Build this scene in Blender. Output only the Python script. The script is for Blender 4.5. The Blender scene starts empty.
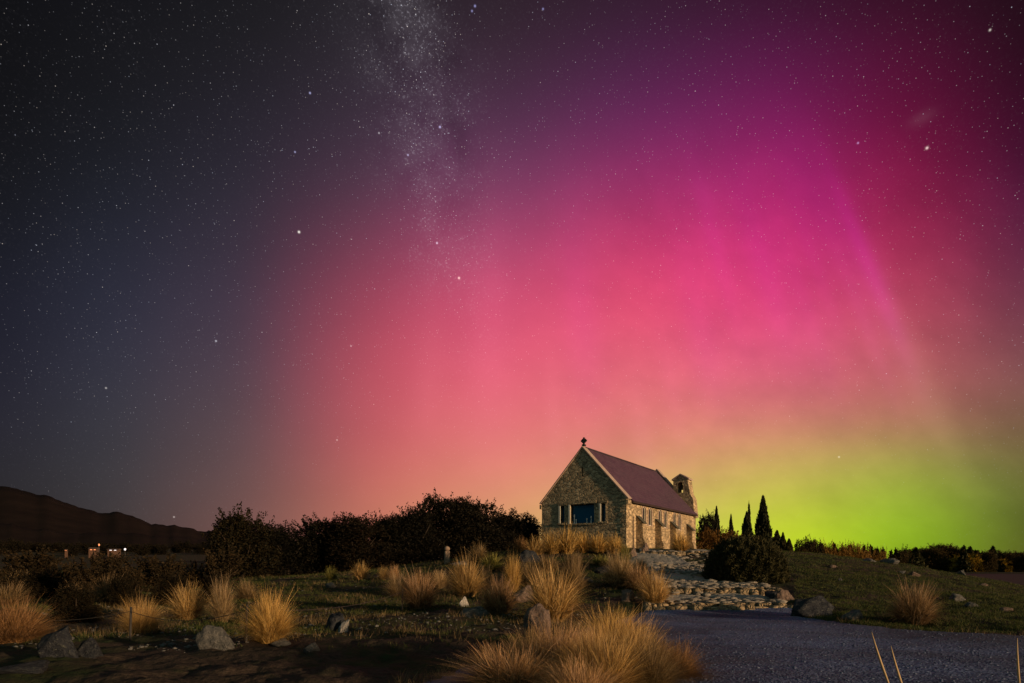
import bpy, bmesh, math, random
import numpy as np
from mathutils import Vector, Matrix
from mathutils.geometry import tessellate_polygon

S = bpy.context.scene
COL = S.collection
rnd = random.Random(11)
F, CX, HY, EYE = 648.0, 512.0, 568.0, 1.3      # focal length in px, principal column, horizon row, eye height

# ------------------------------------------------------------------ camera
cam = bpy.data.cameras.new('camera'); camo = bpy.data.objects.new('camera', cam); COL.objects.link(camo)
cam.sensor_width = 36; cam.lens = F / 1024 * 36; cam.shift_y = (HY - 341.5) / 1024
cam.clip_start = 0.05; cam.clip_end = 30000
camo.location = (0, 0, EYE); camo.rotation_euler = (math.radians(90), 0, 0)
S.camera = camo
S.render.resolution_x = 1024; S.render.resolution_y = 683
S.view_settings.view_transform = 'Standard'; S.view_settings.look = 'None'
S.view_settings.exposure = 0; S.view_settings.gamma = 1; S.view_settings.use_curve_mapping = False
S.cycles.max_bounces = 5; S.cycles.diffuse_bounces = 3; S.cycles.transparent_max_bounces = 6
S.cycles.use_denoising = True

def lin(c):
    return tuple(((v / 255) / 12.92 if v / 255 <= .04045 else ((v / 255 + .055) / 1.055) ** 2.4) for v in c)

# ------------------------------------------------------------------ node helper
class NT:
    def __init__(s, tree): s.t = tree; s.n = tree.nodes; s.l = tree.links
    def node(s, typ, **kw):
        n = s.n.new(typ)
        for k, v in kw.items(): setattr(n, k, v)
        return n
    def put(s, sock, v):
        if isinstance(v, bpy.types.NodeSocket): s.l.new(v, sock)
        elif v is not None: sock.default_value = v
    def m(s, op, a, b=None, c=None, clamp=False):
        n = s.node('ShaderNodeMath', operation=op, use_clamp=clamp)
        s.put(n.inputs[0], a); s.put(n.inputs[1], b); s.put(n.inputs[2], c)
        return n.outputs[0]
    def vm(s, op, a, b=None, scale=None):
        n = s.node('ShaderNodeVectorMath', operation=op)
        s.put(n.inputs[0], a); s.put(n.inputs[1], b)
        if scale is not None: s.put(n.inputs['Scale'], scale)
        return n.outputs['Value'] if op in ('DOT_PRODUCT', 'LENGTH') else n.outputs[0]
    def xyz(s, x, y, z):
        n = s.node('ShaderNodeCombineXYZ'); s.put(n.inputs[0], x); s.put(n.inputs[1], y); s.put(n.inputs[2], z); return n.outputs[0]
    def mix(s, f, a, b, blend='MIX'):
        n = s.node('ShaderNodeMix', data_type='RGBA', blend_type=blend)
        s.put(n.inputs[0], f); s.put(n.inputs[6], a); s.put(n.inputs[7], b); return n.outputs[2]
    def mr(s, v, a, b, c=0., d=1., kind='SMOOTHSTEP'):
        n = s.node('ShaderNodeMapRange', interpolation_type=kind)
        for i, x in enumerate((v, a, b, c, d)): s.put(n.inputs[i], x)
        return n.outputs[0]
    def ramp(s, f, stops, interp='LINEAR'):
        n = s.node('ShaderNodeValToRGB'); r = n.color_ramp; r.interpolation = interp
        while len(r.elements) > 1: r.elements.remove(r.elements[-1])
        r.elements[0].position = stops[0][0]; r.elements[0].color = (*stops[0][1], 1)
        for p, c in stops[1:]:
            e = r.elements.new(p); e.color = (*c, 1)
        s.put(n.inputs[0], f); return n.outputs[0]
    def noise(s, vec, scale, detail=4, rough=.55, dim='3D', out=0):
        n = s.node('ShaderNodeTexNoise', noise_dimensions=dim)
        if dim == '1D': s.put(n.inputs['W'], vec)
        else: s.put(n.inputs['Vector'], vec)
        n.inputs['Scale'].default_value = scale; n.inputs['Detail'].default_value = detail; n.inputs['Roughness'].default_value = rough
        return n.outputs[out]
    def vor(s, vec, scale, feature='F1', rand=1.):
        n = s.node('ShaderNodeTexVoronoi', feature=feature)
        s.put(n.inputs['Vector'], vec); n.inputs['Scale'].default_value = scale; n.inputs['Randomness'].default_value = rand
        return n

# ------------------------------------------------------------------ sky: aurora, milky way and stars
W = bpy.data.worlds.new('World'); S.world = W; W.use_nodes = True
w = NT(W.node_tree); w.n.clear()
dirv = w.node('ShaderNodeTexCoord').outputs['Generated']
sep = w.node('ShaderNodeSeparateXYZ'); w.put(sep.inputs[0], dirv)
dx, dy, dz = sep.outputs
yy = w.m('MAXIMUM', dy, .25)
PX = w.m('MULTIPLY_ADD', w.m('DIVIDE', dx, yy), F, CX)      # east-west position on the northern sky
PY = w.m('MULTIPLY_ADD', w.m('DIVIDE', dz, yy), -F, HY)     # height on the northern sky
ROWY = [0, 70, 140, 210, 280, 350, 420, 470, 510, 545, 580]
SKY = [  # colours every 128 px from 0 to 1024
 [(17,17,20),(22,22,26),(28,27,31),(42,38,44),(46,34,43),(52,29,47),(55,22,45),(52,17,36),(33,14,24)],
 [(18,18,21),(25,25,29),(34,32,38),(52,44,54),(62,42,58),(76,35,70),(92,27,74),(86,19,54),(42,13,28)],
 [(20,20,24),(28,29,35),(42,38,49),(66,50,66),(86,50,80),(112,42,96),(130,32,94),(106,18,58),(58,15,40)],
 [(24,25,30),(34,36,46),(51,46,58),(92,60,82),(132,66,106),(172,52,108),(188,42,116),(150,32,78),(78,24,58)],
 [(29,30,41),(44,45,60),(66,54,70),(150,66,90),(202,74,112),(226,66,110),(220,54,118),(178,52,88),(100,44,70)],
 [(33,33,45),(52,52,66),(80,64,78),(190,80,98),(228,90,120),(228,94,120),(224,84,128),(196,92,104),(122,70,80)],
 [(39,38,48),(60,59,68),(94,73,79),(200,92,102),(228,112,120),(222,120,116),(208,118,114),(176,110,98),(120,88,72)],
 [(42,41,46),(62,60,65),(104,79,80),(202,104,98),(224,130,116),(216,142,114),(194,162,94),(162,168,68),(116,112,56)],
 [(44,42,45),(66,61,62),(118,84,82),(198,112,100),(222,152,114),(214,186,104),(198,222,54),(152,200,30),(84,108,28)],
 [(45,42,42),(68,60,58),(124,86,78),(202,128,100),(216,170,104),(206,212,86),(206,230,22),(142,186,26),(84,88,32)],
 [(42,38,38),(62,54,52),(118,80,72),(196,122,94),(208,164,96),(196,200,78),(190,206,40),(130,156,32),(86,80,30)]]
ROWS = list(range(-120, 661, 60))
arr = np.array([[lin(c) for c in r] for r in SKY])
def sky_row(y):
    if y < 0: return arr[0] * (1 + y / 400)
    y = min(y, 580)
    return np.array([[np.interp(y, ROWY, arr[:, c, k]) for k in range(3)] for c in range(9)])
fx = w.mr(PX, -256, 1280, 0, 1, 'LINEAR')
pyc = w.m('MINIMUM', w.m('MAXIMUM', PY, -60), 600)
acc = None
for y in ROWS:
    r = sky_row(y)
    cols = [r[0] * .8, r[0] * .9] + [r[i] for i in range(9)] + [r[8] * .75, r[8] * .55]
    fine = []
    for i in range(12):     # half-way columns; the red curtain has a sharper western edge
        k = {4: .44, 5: .66}.get(i, .5); fine += [cols[i], cols[i] * (1 - k) + cols[i + 1] * k]
    fine.append(cols[12])
    stops = [((i * 64) / 1536, tuple(c)) for i, c in enumerate(fine)]
    c = w.ramp(fx, stops, 'B_SPLINE')
    t = w.m('DIVIDE', w.m('SUBTRACT', pyc, float(y)), 60.0)
    g = w.m('EXPONENT', w.m('MULTIPLY', w.m('MULTIPLY', t, t), -1 / (2 * .36)))
    g = w.m('MULTIPLY', g, 1 / 1.504)
    acc = w.vm('ADD', acc, w.vm('SCALE', c, scale=g)) if acc else w.vm('SCALE', c, scale=g)
def gauss(v, mu, sg):
    t = w.m('DIVIDE', w.m('SUBTRACT', v, mu), sg)
    return w.m('EXPONENT', w.m('MULTIPLY', w.m('MULTIPLY', t, t), -.5))
# auroral rays fan out from the magnetic zenith, high above the picture
sray = w.m('DIVIDE', w.m('SUBTRACT', PX, 490.), w.m('MAXIMUM', w.m('ADD', PY, 650.), 50.))
wob = w.noise(w.xyz(sray, w.m('MULTIPLY', PY, .0012), 0.), 14, 4, .6)
amp = w.m('MULTIPLY', w.mr(PX, 430, 720, .12, .50), w.mr(PY, 60, 230, 0., 1.))
fac = w.m('ADD', 1., w.m('MULTIPLY', w.m('SUBTRACT', wob, .5), amp))
acc = w.vm('SCALE', acc, scale=fac)
for s0, sw, yc, ys, col in [(.414, .0075, 275, 60, (.075, .0, .06)), (.403, .018, 255, 65, (.03, .0, .025)), (.419, .012, 395, 65, (.035, .028, .012)), (.445, .030, 480, 40, (-.02, -.015, .0)),
                            (.378, .018, 215, 50, (.02, .0, .02)), (.300, .012, 280, 55, (.045, .0, .035)), (.330, .009, 310, 60, (.03, .0, .025)), (.355, .007, 270, 55, (.025, .0, .02)), (.385, .006, 330, 50, (.03, .005, .02)),
                            (.252, .008, 260, 55, (.035, .0, .025)), (.215, .012, 335, 50, (.045, .0, .03)), (.175, .006, 400, 45, (.03, .005, .015)), (.140, .008, 440, 40, (.035, .01, .02)), (.095, .014, 330, 60, (.04, .0, .03)), (.06, .006, 420, 40, (.03, .01, .015)), (.0, .015, 330, 90, (.05, .01, .02)), (-.06, .010, 380, 50, (.03, .01, .012))]:
    g = w.m('MULTIPLY', gauss(sray, s0, sw), gauss(PY, float(yc), float(ys)))
    acc = w.vm('ADD', acc, w.vm('SCALE', w.xyz(*col), scale=g))
# milky way
band = w.m('SUBTRACT', w.m('SUBTRACT', PX, 412.), w.m('MULTIPLY', PY, .17))
mwc = w.m('MULTIPLY', gauss(w.m('ADD', band, 8.), 0., 30.), w.mr(PY, 60, 470, 1., .0))
cloud = w.mr(w.noise(dirv, 16, 8, .65), .36, .7, 0., 1.)
mw = w.m('MULTIPLY', mwc, cloud)
acc = w.vm('ADD', acc, w.vm('SCALE', w.xyz(.033, .030, .034), scale=mw))
dust = w.m('MULTIPLY', gauss(band, 16., 20.), w.mr(w.noise(dirv, 9, 5, .6), .44, .66, 0., .26))
acc = w.vm('SCALE', acc, scale=w.m('SUBTRACT', 1., w.m('MULTIPLY', dust, w.mr(PY, 60, 320, 1., .0))))
grain = w.mr(w.noise(dirv, 330, 2, .7), .52, .8, 0., 1.)
acc = w.vm('ADD', acc, w.vm('SCALE', w.xyz(.15, .14, .16), scale=w.m('MULTIPLY', w.m('MULTIPLY', grain, w.m('ADD', .05, mwc)), w.m('ADD', .25, cloud))))
# small far galaxy smudge at upper right
gx = w.m('MULTIPLY', gauss(w.m('SUBTRACT', PX, w.m('MULTIPLY', w.m('SUBTRACT', PY, 118.), -.9)), 922., 7.), gauss(PY, 118., 6.))
acc = w.vm('ADD', acc, w.vm('SCALE', w.xyz(.024, .015, .018), scale=gx))
# stars
hfade = w.mr(PY, 330, 520, 1., .22)
for scale, rad, thr, br, boost in [(340, .22, .42, .40, 1.9), (190, .135, .45, .60, 1.0), (80, .058, .30, .95, .2), (26, .019, .5, 1., .0)]:
    v = w.vor(w.vm('ADD', dirv, (scale * .013, .3, .7)), scale)
    core = w.mr(v.outputs['Distance'], 0, rad, 1., 0.)
    sc = w.node('ShaderNodeSeparateColor'); w.put(sc.inputs[0], v.outputs['Color'])
    thr_ = w.m('SUBTRACT', thr, w.m('MULTIPLY', mwc, .3 if boost else 0.))
    pick = w.m('POWER', w.mr(sc.outputs[0], thr_, 1., 0., 1., 'LINEAR'), 2.2)
    b = w.m('MULTIPLY', w.m('MULTIPLY', core, pick), w.m('MULTIPLY', hfade, w.m('MULTIPLY_ADD', mwc, boost * br, br)))
    tint = w.mix(sc.outputs[1], (.75, .82, 1., 1), (1., .86, .74, 1))
    acc = w.vm('ADD', acc, w.vm('SCALE', tint, scale=b))
for (sx, sy, r, b, c) in [(299, 232, 1.5, 1.0, (1, .97, .85)), (459, 278, 1.6, .8, (1, .8, .7)), (437, 243, 1.3, .7, (.85, .8, 1)), (927, 148, 1.5, .8, (1, .8, .75)),
                          (440, 127, 1.3, .8, (.65, .6, 1)), (408, 155, 1.1, .6, (.7, .65, 1)), (310, 93, 1.1, .7, (.6, .6, 1)), (379, 133, 1.0, .5, (.9, .85, .9)),
                          (475, 6, 1.2, .6, (.5, .5, 1)), (472, 11, 1.1, .5, (.5, .5, 1)), (858, 143, 1.1, .5, (.7, .5, 1)), (295, 152, 1.0, .6, (.6, .6, 1)),
                          (216, 341, 1.2, .6, (.8, .8, .9)), (543, 9, 1.1, .5, (.5, .5, 1)), (106, 388, 1.1, .5, (.9, .85, .8)), (351, 346, 1.0, .5, (.9, .8, .8)),
                          (337, 440, 1.1, .4, (1, .85, .8)), (174, 517, 1.1, .45, (1, .85, .8)), (600, 517, 1.1, .3, (1, .9, .7)), (839, 457, 1.2, .4, (1, .95, .8)), (990, 30, 1.1, .6, (1, .9, .8))]:
    d = Vector(((sx - CX) / F, 1, (HY - sy) / F)).normalized()
    t = w.vm('LENGTH', w.vm('SUBTRACT', dirv, tuple(d)))
    sg = r * .40 / F
    g = w.m('EXPONENT', w.m('MULTIPLY', w.m('MULTIPLY', t, t), -.5 / sg ** 2))
    acc = w.vm('ADD', acc, w.vm('SCALE', w.xyz(*c), scale=w.m('MULTIPLY', g, b)))
# the rest of the sky, behind and beside the photographer
BACK = (.098, .148, .145)
front = w.mr(dy, .05, .5, 0., 1.)
final = w.mix(front, (*BACK, 1), acc)
bg = w.node('ShaderNodeBackground'); w.put(bg.inputs[0], final); bg.inputs[1].default_value = 1.0
w.l.new(bg.outputs[0], w.node('ShaderNodeOutputWorld').inputs[0])
W.cycles.sampling_method = 'MANUAL'; W.cycles.sample_map_resolution = 1024

# ------------------------------------------------------------------ low warm light raking in from the right
LDIR = Vector((.80, -.60, .105)).normalized()
sun = bpy.data.lights.new('sun', 'SUN'); sun.energy = 4.9; sun.angle = math.radians(1.5); sun.color = (1., .66, .38)
suno = bpy.data.objects.new('sun', sun); COL.objects.link(suno)
suno.rotation_euler = LDIR.to_track_quat('Z', 'Y').to_euler(); suno.location = LDIR * 80

# ------------------------------------------------------------------ object helpers
def tag(o, label=None, cat=None, group=None, kind=None):
    if label: o['label'] = label
    if cat: o['category'] = cat
    if group: o['group'] = group
    if kind: o['kind'] = kind
    return o
def empty(name, loc=(0, 0, 0), rz=0, **kw):
    o = bpy.data.objects.new(name, None); COL.objects.link(o); o.location = loc; o.rotation_euler = (0, 0, rz)
    o.empty_display_size = .3
    return tag(o, **kw)
def link(name, me, mat=None, parent=None, smooth=False):
    o = bpy.data.objects.new(name, me); COL.objects.link(o)
    if mat and not me.materials: me.materials.append(mat)
    if parent: o.parent = parent
    if smooth: me.polygons.foreach_set('use_smooth', [True] * len(me.polygons))
    return o
def nmesh(name, V, Fc, smooth=False):
    """fast mesh from numpy arrays; Fc is (n,3) or (n,4)"""
    me = bpy.data.meshes.new(name); V = np.asarray(V, dtype=np.float32); Fc = np.asarray(Fc, dtype=np.int32)
    k = Fc.shape[1]
    me.vertices.add(len(V)); me.vertices.foreach_set('co', V.ravel())
    me.loops.add(Fc.size); me.loops.foreach_set('vertex_index', Fc.ravel())
    me.polygons.add(len(Fc)); me.polygons.foreach_set('loop_start', np.arange(0, Fc.size, k, dtype=np.int32))
    if smooth: me.polygons.foreach_set('use_smooth', np.ones(len(Fc), dtype=bool))
    me.update(calc_edges=True); me.validate()
    return me
class MB:
    def __init__(s): s.v = []; s.f = []
    def add(s, vs, fs):
        b = len(s.v); s.v += [tuple(v) for v in vs]; s.f += [tuple(b + i for i in f) for f in fs]; return s
    def box(s, a, b):
        (x0, y0, z0), (x1, y1, z1) = a, b
        return s.add([(x0,y0,z0),(x1,y0,z0),(x1,y1,z0),(x0,y1,z0),(x0,y0,z1),(x1,y0,z1),(x1,y1,z1),(x0,y1,z1)],
                     [(0,3,2,1),(4,5,6,7),(0,1,5,4),(1,2,6,5),(2,3,7,6),(3,0,4,7)])
    def panel(s, outer, holes, o, ex, ey, en, thick):
        """plate with openings: 2D loops, origin and axes; extruded by thick along -en"""
        o, ex, ey, en = map(Vector, (o, ex, ey, en))
        loops = [outer] + list(holes); P = [p for l in loops for p in l]; n = len(P)
        tris = tessellate_polygon([[Vector((p[0], p[1], 0)) for p in l] for l in loops])
        fr = [o + ex * p[0] + ey * p[1] for p in P]; bk = [v - en * thick for v in fr]
        fs = []
        for t in tris:
            a, b, c = (Vector((*P[i], 0)) for i in t)
            ccw = (b - a).cross(c - a).z > 0
            t = tuple(t) if ccw else tuple(t)[::-1]
            fs.append(t); fs.append(tuple(n + i for i in t[::-1]))
        k = 0
        for l in loops:
            m = len(l)
            for i in range(m):
                j = (i + 1) % m; fs.append((k + i, k + j, n + k + j, n + k + i))
            k += m
        return s.add(fr + bk, fs)
    def tube(s, pts, r, k=8, r2=None):
        pts = [Vector(p) for p in pts]; n = len(pts); vs = []
        for i, p in enumerate(pts):
            d = (pts[min(i + 1, n - 1)] - pts[max(i - 1, 0)]).normalized()
            a = d.orthogonal().normalized(); b = d.cross(a)
            rr = r if r2 is None else r + (r2 - r) * i / (n - 1)
            if isinstance(r, (list, tuple)): rr = r[i]
            vs += [p + (a * math.cos(2 * math.pi * j / k) + b * math.sin(2 * math.pi * j / k)) * rr for j in range(k)]
        fs = [(i * k + j, i * k + (j + 1) % k, (i + 1) * k + (j + 1) % k, (i + 1) * k + j) for i in range(n - 1) for j in range(k)]
        fs += [tuple(range(k))[::-1], tuple((n - 1) * k + j for j in range(k))]
        return s.add(vs, fs)
    def build(s, name, mat, parent=None, bevel=0, smooth=False):
        me = bpy.data.meshes.new(name); me.from_pydata(s.v, [], s.f)
        bm = bmesh.new(); bm.from_mesh(me); bmesh.ops.recalc_face_normals(bm, faces=bm.faces)
        if bevel: bmesh.ops.bevel(bm, geom=[e for e in bm.edges if e.is_manifold and e.calc_face_angle(0) > .5], offset=bevel, segments=1, affect='EDGES')
        bm.to_mesh(me); bm.free()
        return link(name, me, mat, parent, smooth)

# ------------------------------------------------------------------ numpy noise
def _h(ix, iy, seed):
    v = np.sin(ix * 127.1 + iy * 311.7 + seed * 74.7) * 43758.5453
    return v - np.floor(v)
def vnoise(x, y, seed=0):
    x = np.asarray(x, float); y = np.asarray(y, float)
    ix = np.floor(x); iy = np.floor(y); fx_ = x - ix; fy_ = y - iy
    u = fx_ * fx_ * (3 - 2 * fx_); v = fy_ * fy_ * (3 - 2 * fy_)
    return ((_h(ix, iy, seed) * (1 - u) + _h(ix + 1, iy, seed) * u) * (1 - v) + (_h(ix, iy + 1, seed) * (1 - u) + _h(ix + 1, iy + 1, seed) * u) * v)
def fbm(x, y, seed=0, o=4):
    a = 0; s = .5
    for i in range(o):
        a = a + s * (vnoise(x * 2 ** i, y * 2 ** i, seed + i) - .5); s *= .5
    return a

# ------------------------------------------------------------------ terrain
def pt(px, D, z=None, py=None):
    X = (px - CX) / F * D
    if z is None: z = EYE - (py - HY) * D / F
    return (X, D, z)
ctl = []
for px in (-500, -100, 200, 500, 800, 1100, 1500):
    for D in (4, 9, 13): ctl.append(pt(px, D, 0))
for a in range(0, 360, 45): ctl.append((22 * math.cos(math.radians(a)), -20 + 14 * math.sin(math.radians(a)), 0.0))
ctl += [(-60, 0, 0), (60, 0, 0), (0, -90, 0), (-60, 60, 1), (70, 30, -2)]
ctl += [pt(px, D, None, py) for px, D, py in [
    (-150, 24, 601), (0, 24, 600), (120, 24, 600), (250, 24, 600), (330, 24, 599), (400, 23, 601), (450, 22, 600),
    (-100, 40, 576), (0, 40, 576), (120, 40, 577), (250, 40, 576), (330, 40, 573), (400, 40, 567), (450, 40, 560), (500, 40, 553),
    (560, 19.5, 604), (560, 28, 574), (560, 36, 554), (600, 20, 602), (600, 28, 572), (600, 37, 552), (620, 24, 592),
    (800, 43, 553), (840, 42, 556), (870, 41, 560), (900, 40, 565), (930, 38, 570), (960, 36, 575), (1024, 32, 588),
    (800, 21, 599), (860, 18, 606), (900, 16, 616), (960, 17, 614), (1024, 17, 614), (800, 30, 571), (900, 27, 582), (960, 26, 590)]]
ctl += [(4, 38.5, 2.4), (7.4, 40, 2.5), (13, 44, 2.5), (17, 50, 2.5), (10, 58, 2.4), (2, 46, 2.4), (8, 50, 2.5),
        pt(1100, 30, -.4), pt(850, 62, .6), pt(950, 60, -1.2), pt(1050, 55, -2.5), pt(900, 95, -3), pt(700, 80, 2.0), pt(500, 65, 1.9), pt(300, 65, 1.4), pt(100, 65, 1.6), pt(-100, 65, 1.6),
        pt(655, 18.2, 0), pt(720, 18.2, 0), pt(790, 18.2, 0), pt(700, 20.5, .28), pt(760, 20.5, .3), pt(660, 20.3, .22), pt(700, 24, .62), pt(760, 24, .62), pt(665, 24, .6),
        pt(690, 30, 1.15), pt(740, 30, 1.15), pt(655, 32, 1.4), pt(680, 36, 2.0), pt(720, 36, 2.05)]
C = np.array(ctl)
def tps_k(r2): return np.where(r2 > 1e-9, r2 * np.log(np.maximum(r2, 1e-12)), 0.) * .5
_d = ((C[:, None, :2] - C[None, :, :2]) ** 2).sum(-1)
_n = len(C); A = np.zeros((_n + 3, _n + 3)); A[:_n, :_n] = tps_k(_d) + np.eye(_n) * 3.0
A[:_n, _n] = 1; A[:_n, _n + 1:] = C[:, :2]; A[_n, :_n] = 1; A[_n + 1:, :_n] = C[:, :2].T
_w = np.linalg.solve(A, np.concatenate([C[:, 2], [0, 0, 0]]))
def sstep(x, a, b):
    t = np.clip((x - a) / (b - a), 0, 1); return t * t * (3 - 2 * t)
PATH = [(pt(p, D, 0)[0], D) for p, D in [(650, 19.2), (620, 16.5), (575, 13.4), (500, 9.6), (430, 7.3), (380, 4.5)]] + [(-3, -6), (30, -6), (30, 9)] + \
       [(pt(p, D, 0)[0], D) for p, D in [(1250, 11.6), (1024, 12.3), (960, 12.9), (900, 13.5), (840, 15.2), (800, 17.4), (792, 19.2)]]
PA = np.array(PATH)
def path_sd(X, Y):
    """signed distance to the gravel outline, positive inside"""
    X = np.asarray(X, float); Y = np.asarray(Y, float); best = np.full(X.shape, 1e9); ins = np.zeros(X.shape, bool)
    for i in range(len(PA)):
        a = PA[i]; b = PA[(i + 1) % len(PA)]; e = b - a
        t = np.clip(((X - a[0]) * e[0] + (Y - a[1]) * e[1]) / (e @ e), 0, 1)
        best = np.minimum(best, np.hypot(X - a[0] - t * e[0], Y - a[1] - t * e[1]))
        c = ((a[1] > Y) != (b[1] > Y)) & (X < (b[0] - a[0]) * (Y - a[1]) / (b[1] - a[1] + 1e-12) + a[0]); ins ^= c
    d = np.where(ins, best, -best)
    return d + .45 * fbm(X * 1.1, Y * 1.1, 5) + .28 * fbm(X * 4.5, Y * 4.5, 6)
def terrain(X, Y, fine=True):
    X = np.asarray(X, float); Y = np.asarray(Y, float); sh = X.shape; x = X.ravel(); y = Y.ravel()
    R = np.hypot(x, y); xs = x * np.minimum(1, 110 / np.maximum(R, 1e-6)); ys = y * np.minimum(1, 110 / np.maximum(R, 1e-6))
    z = np.zeros(len(x))
    for i in range(0, len(x), 20000):
        sl = slice(i, i + 20000)
        d2 = (xs[sl, None] - C[None, :, 0]) ** 2 + (ys[sl, None] - C[None, :, 1]) ** 2
        z[sl] = tps_k(d2) @ _w[:_n] + _w[_n] + xs[sl] * _w[_n + 1] + ys[sl] * _w[_n + 2]
    z = np.clip(z, -4, 3.2)
    # beyond: the plain climbs towards the hills on the left, and drops to the lake on the right
    az = np.degrees(np.arctan2(x, y))
    left = sstep(-az, -8, 8)
    zl = 1.5 + .026 * np.maximum(R - 65, 0)
    zr = np.where(az < 27, -2.5, -5.5) + np.zeros_like(z); k = sstep(az, 24, 31); zr = -2.5 * (1 - k) - 6 * k
    zr = np.where(R > 640, zr * (1 - sstep(R, 640, 760)) + (-2.8) * sstep(R, 640, 760), zr)
    zf = zl * left + zr * (1 - left)
    b = sstep(R, 62, 105); z = z * (1 - b) + zf * b
    if fine:
        rough = (1 - sstep(path_sd(x, y), -.8, .2)) * .9 + .1
        nr = 1 - sstep(R, 60, 120)
        z += (fbm(x * .45, y * .45, 1) * .30 + fbm(x * 2.2, y * 2.2, 9) * .17 + fbm(x * 7, y * 7, 19) * .05) * rough * nr * sstep(R, 2, 8) 
        z += (1 - nr) * fbm(x * .02, y * .02, 3) * np.minimum(R * .01, 10) * (1 - sstep(az, 15, 22) * (az < 120))
    # flatten beneath the church
    u = (x - 7.4) * .554 + (y - 41.5) * .833; v = -(x - 7.4) * .833 + (y - 41.5) * .554
    din = np.maximum(np.maximum(-u - .3, u - 13.7), np.maximum(-v - .9, v - 6.6))
    f = 1 - sstep(din, 0, 2.0); z = z * (1 - f) + 2.5 * f
    return z.reshape(sh)
def tz(x, y): return float(terrain(np.array([x]), np.array([y]))[0])
_DS = np.concatenate([np.arange(2.5, 60, .08), np.arange(60, 140, 1.)])
def ground_at(px, py):
    """first point of the ground seen along a direction"""
    X = (px - CX) / F * _DS; zr = EYE - (py - HY) / F * _DS
    g = terrain(X, _DS); i = np.argmax(zr <= g)
    if not (zr <= g).any(): i = len(_DS) - 1
    return float(X[i]), float(_DS[i]), float(g[i])

# ------------------------------------------------------------------ materials
def mat(name, rough=.85, spec=.25):
    m = bpy.data.materials.new(name); m.use_nodes = True; t = NT(m.node_tree)
    b = m.node_tree.nodes['Principled BSDF']; b.inputs['Roughness'].default_value = rough; b.inputs['Specular IOR Level'].default_value = spec
    return m, t, b
def bump(t, b, h, dist, strength=1.):
    n = t.node('ShaderNodeBump'); n.inputs['Strength'].default_value = strength; n.inputs['Distance'].default_value = dist
    t.put(n.inputs['Height'], h); t.l.new(n.outputs[0], b.inputs['Normal'])
def objco(t): return t.node('ShaderNodeTexCoord').outputs['Object']

def m_ground():
    m, t, b = mat('turf and soil', .95, .1); p = objco(t)
    n1 = t.noise(p, .35, 6, .6); n2 = t.noise(p, 2.5, 6, .65); n3 = t.noise(p, 14, 4, .6)
    c = t.ramp(n2, [(.3, (.022, .017, .011)), (.48, (.024, .028, .011)), (.62, (.024, .038, .012)), (.8, (.065, .062, .026))])
    soil = t.ramp(n3, [(.3, (.020, .015, .011)), (.7, (.060, .044, .032))])
    c = t.mix(t.mr(n1, .42, .56), c, soil)
    t.put(b.inputs['Base Color'], c)
    bump(t, b, t.m('ADD', t.m('MULTIPLY', n3, .4), n2), .12, .8)
    return m
def m_gravel():
    m, t, b = mat('gravel', .85, .3); p = objco(t)
    v = t.vor(p, 26); v2 = t.vor(p, 9)
    n = t.noise(p, .8, 5, .6)
    c = t.ramp(t.vm('DOT_PRODUCT', v.outputs['Color'], (.4, .3, .3)), [(.1, (.020, .032, .075)), (.5, (.046, .070, .145)), (.85, (.088, .122, .22)), (1, (.16, .20, .31))])
    c = t.mix(t.mr(n, .35, .7), c, t.mix(.5, c, (.035, .038, .06, 1)))
    big = t.noise(p, .28, 4, .6); c = t.vm('SCALE', c, scale=t.mr(big, .35, .65, .65, 1.65))
    t.put(b.inputs['Base Color'], c)
    h = t.m('ADD', t.m('MULTIPLY', t.m('SUBTRACT', 1., v.outputs['Distance']), .5), t.m('MULTIPLY', t.m('SUBTRACT', 1., v2.outputs['Distance']), .5))
    bump(t, b, h, .04, 1.)
    return m
def m_stonewall(name, scale=3.4, dark=1., bd=.05):
    m, t, b = mat(name, .9, .2); p = objco(t)
    q = t.vm('ADD', p, t.vm('SCALE', t.noise(p, 2.2, 3, .6, out=1), scale=.35))
    q = t.vm('MULTIPLY', q, (1., 1., 1.45))
    v = t.vor(q, scale); e = t.vor(q, scale, 'DISTANCE_TO_EDGE')
    sc = t.node('ShaderNodeSeparateColor'); t.put(sc.inputs[0], v.outputs['Color'])
    c = t.ramp(sc.outputs[0], [(0, (.20, .175, .13)), (.3, (.36, .31, .225)), (.55, (.46, .395, .285)), (.8, (.54, .45, .31)), (1., (.66, .58, .44))], 'LINEAR')
    n = t.noise(p, 9, 6, .65)
    c = t.mix(t.mr(n, .3, .75, 0., .40), c, t.mix(.5, c, (.14, .125, .09, 1)))
    mort = t.mix(n, (.30, .27, .20, 1), (.46, .41, .31, 1))
    c = t.mix(t.mr(e.outputs['Distance'], .02, .09, 1., 0.), c, mort)
    stain = t.noise(p, .9, 5, .6)
    c = t.mix(t.mr(stain, .5, .75, 0., .35), c, (.12, .11, .075, 1))
    c = t.vm('MULTIPLY', c, (1.0 * dark, .87 * dark, .71 * dark))
    t.put(b.inputs['Base Color'], c)
    h = t.m('ADD', t.mr(e.outputs['Distance'], 0., .16), t.m('ADD', t.m('MULTIPLY', n, .5), t.m('MULTIPLY', sc.outputs[1], .8)))
    bump(t, b, h, bd, 1.)
    return m
def m_plain(name, c1, c2, scale=6, rough=.8, spec=.25, bd=.01, detail=5):
    m, t, b = mat(name, rough, spec); p = objco(t); n = t.noise(p, scale, detail, .6)
    t.put(b.inputs['Base Color'], t.mix(t.mr(n, .3, .7), (*c1, 1), (*c2, 1)))
    if bd: bump(t, b, n, bd, 1.)
    return m
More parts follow.
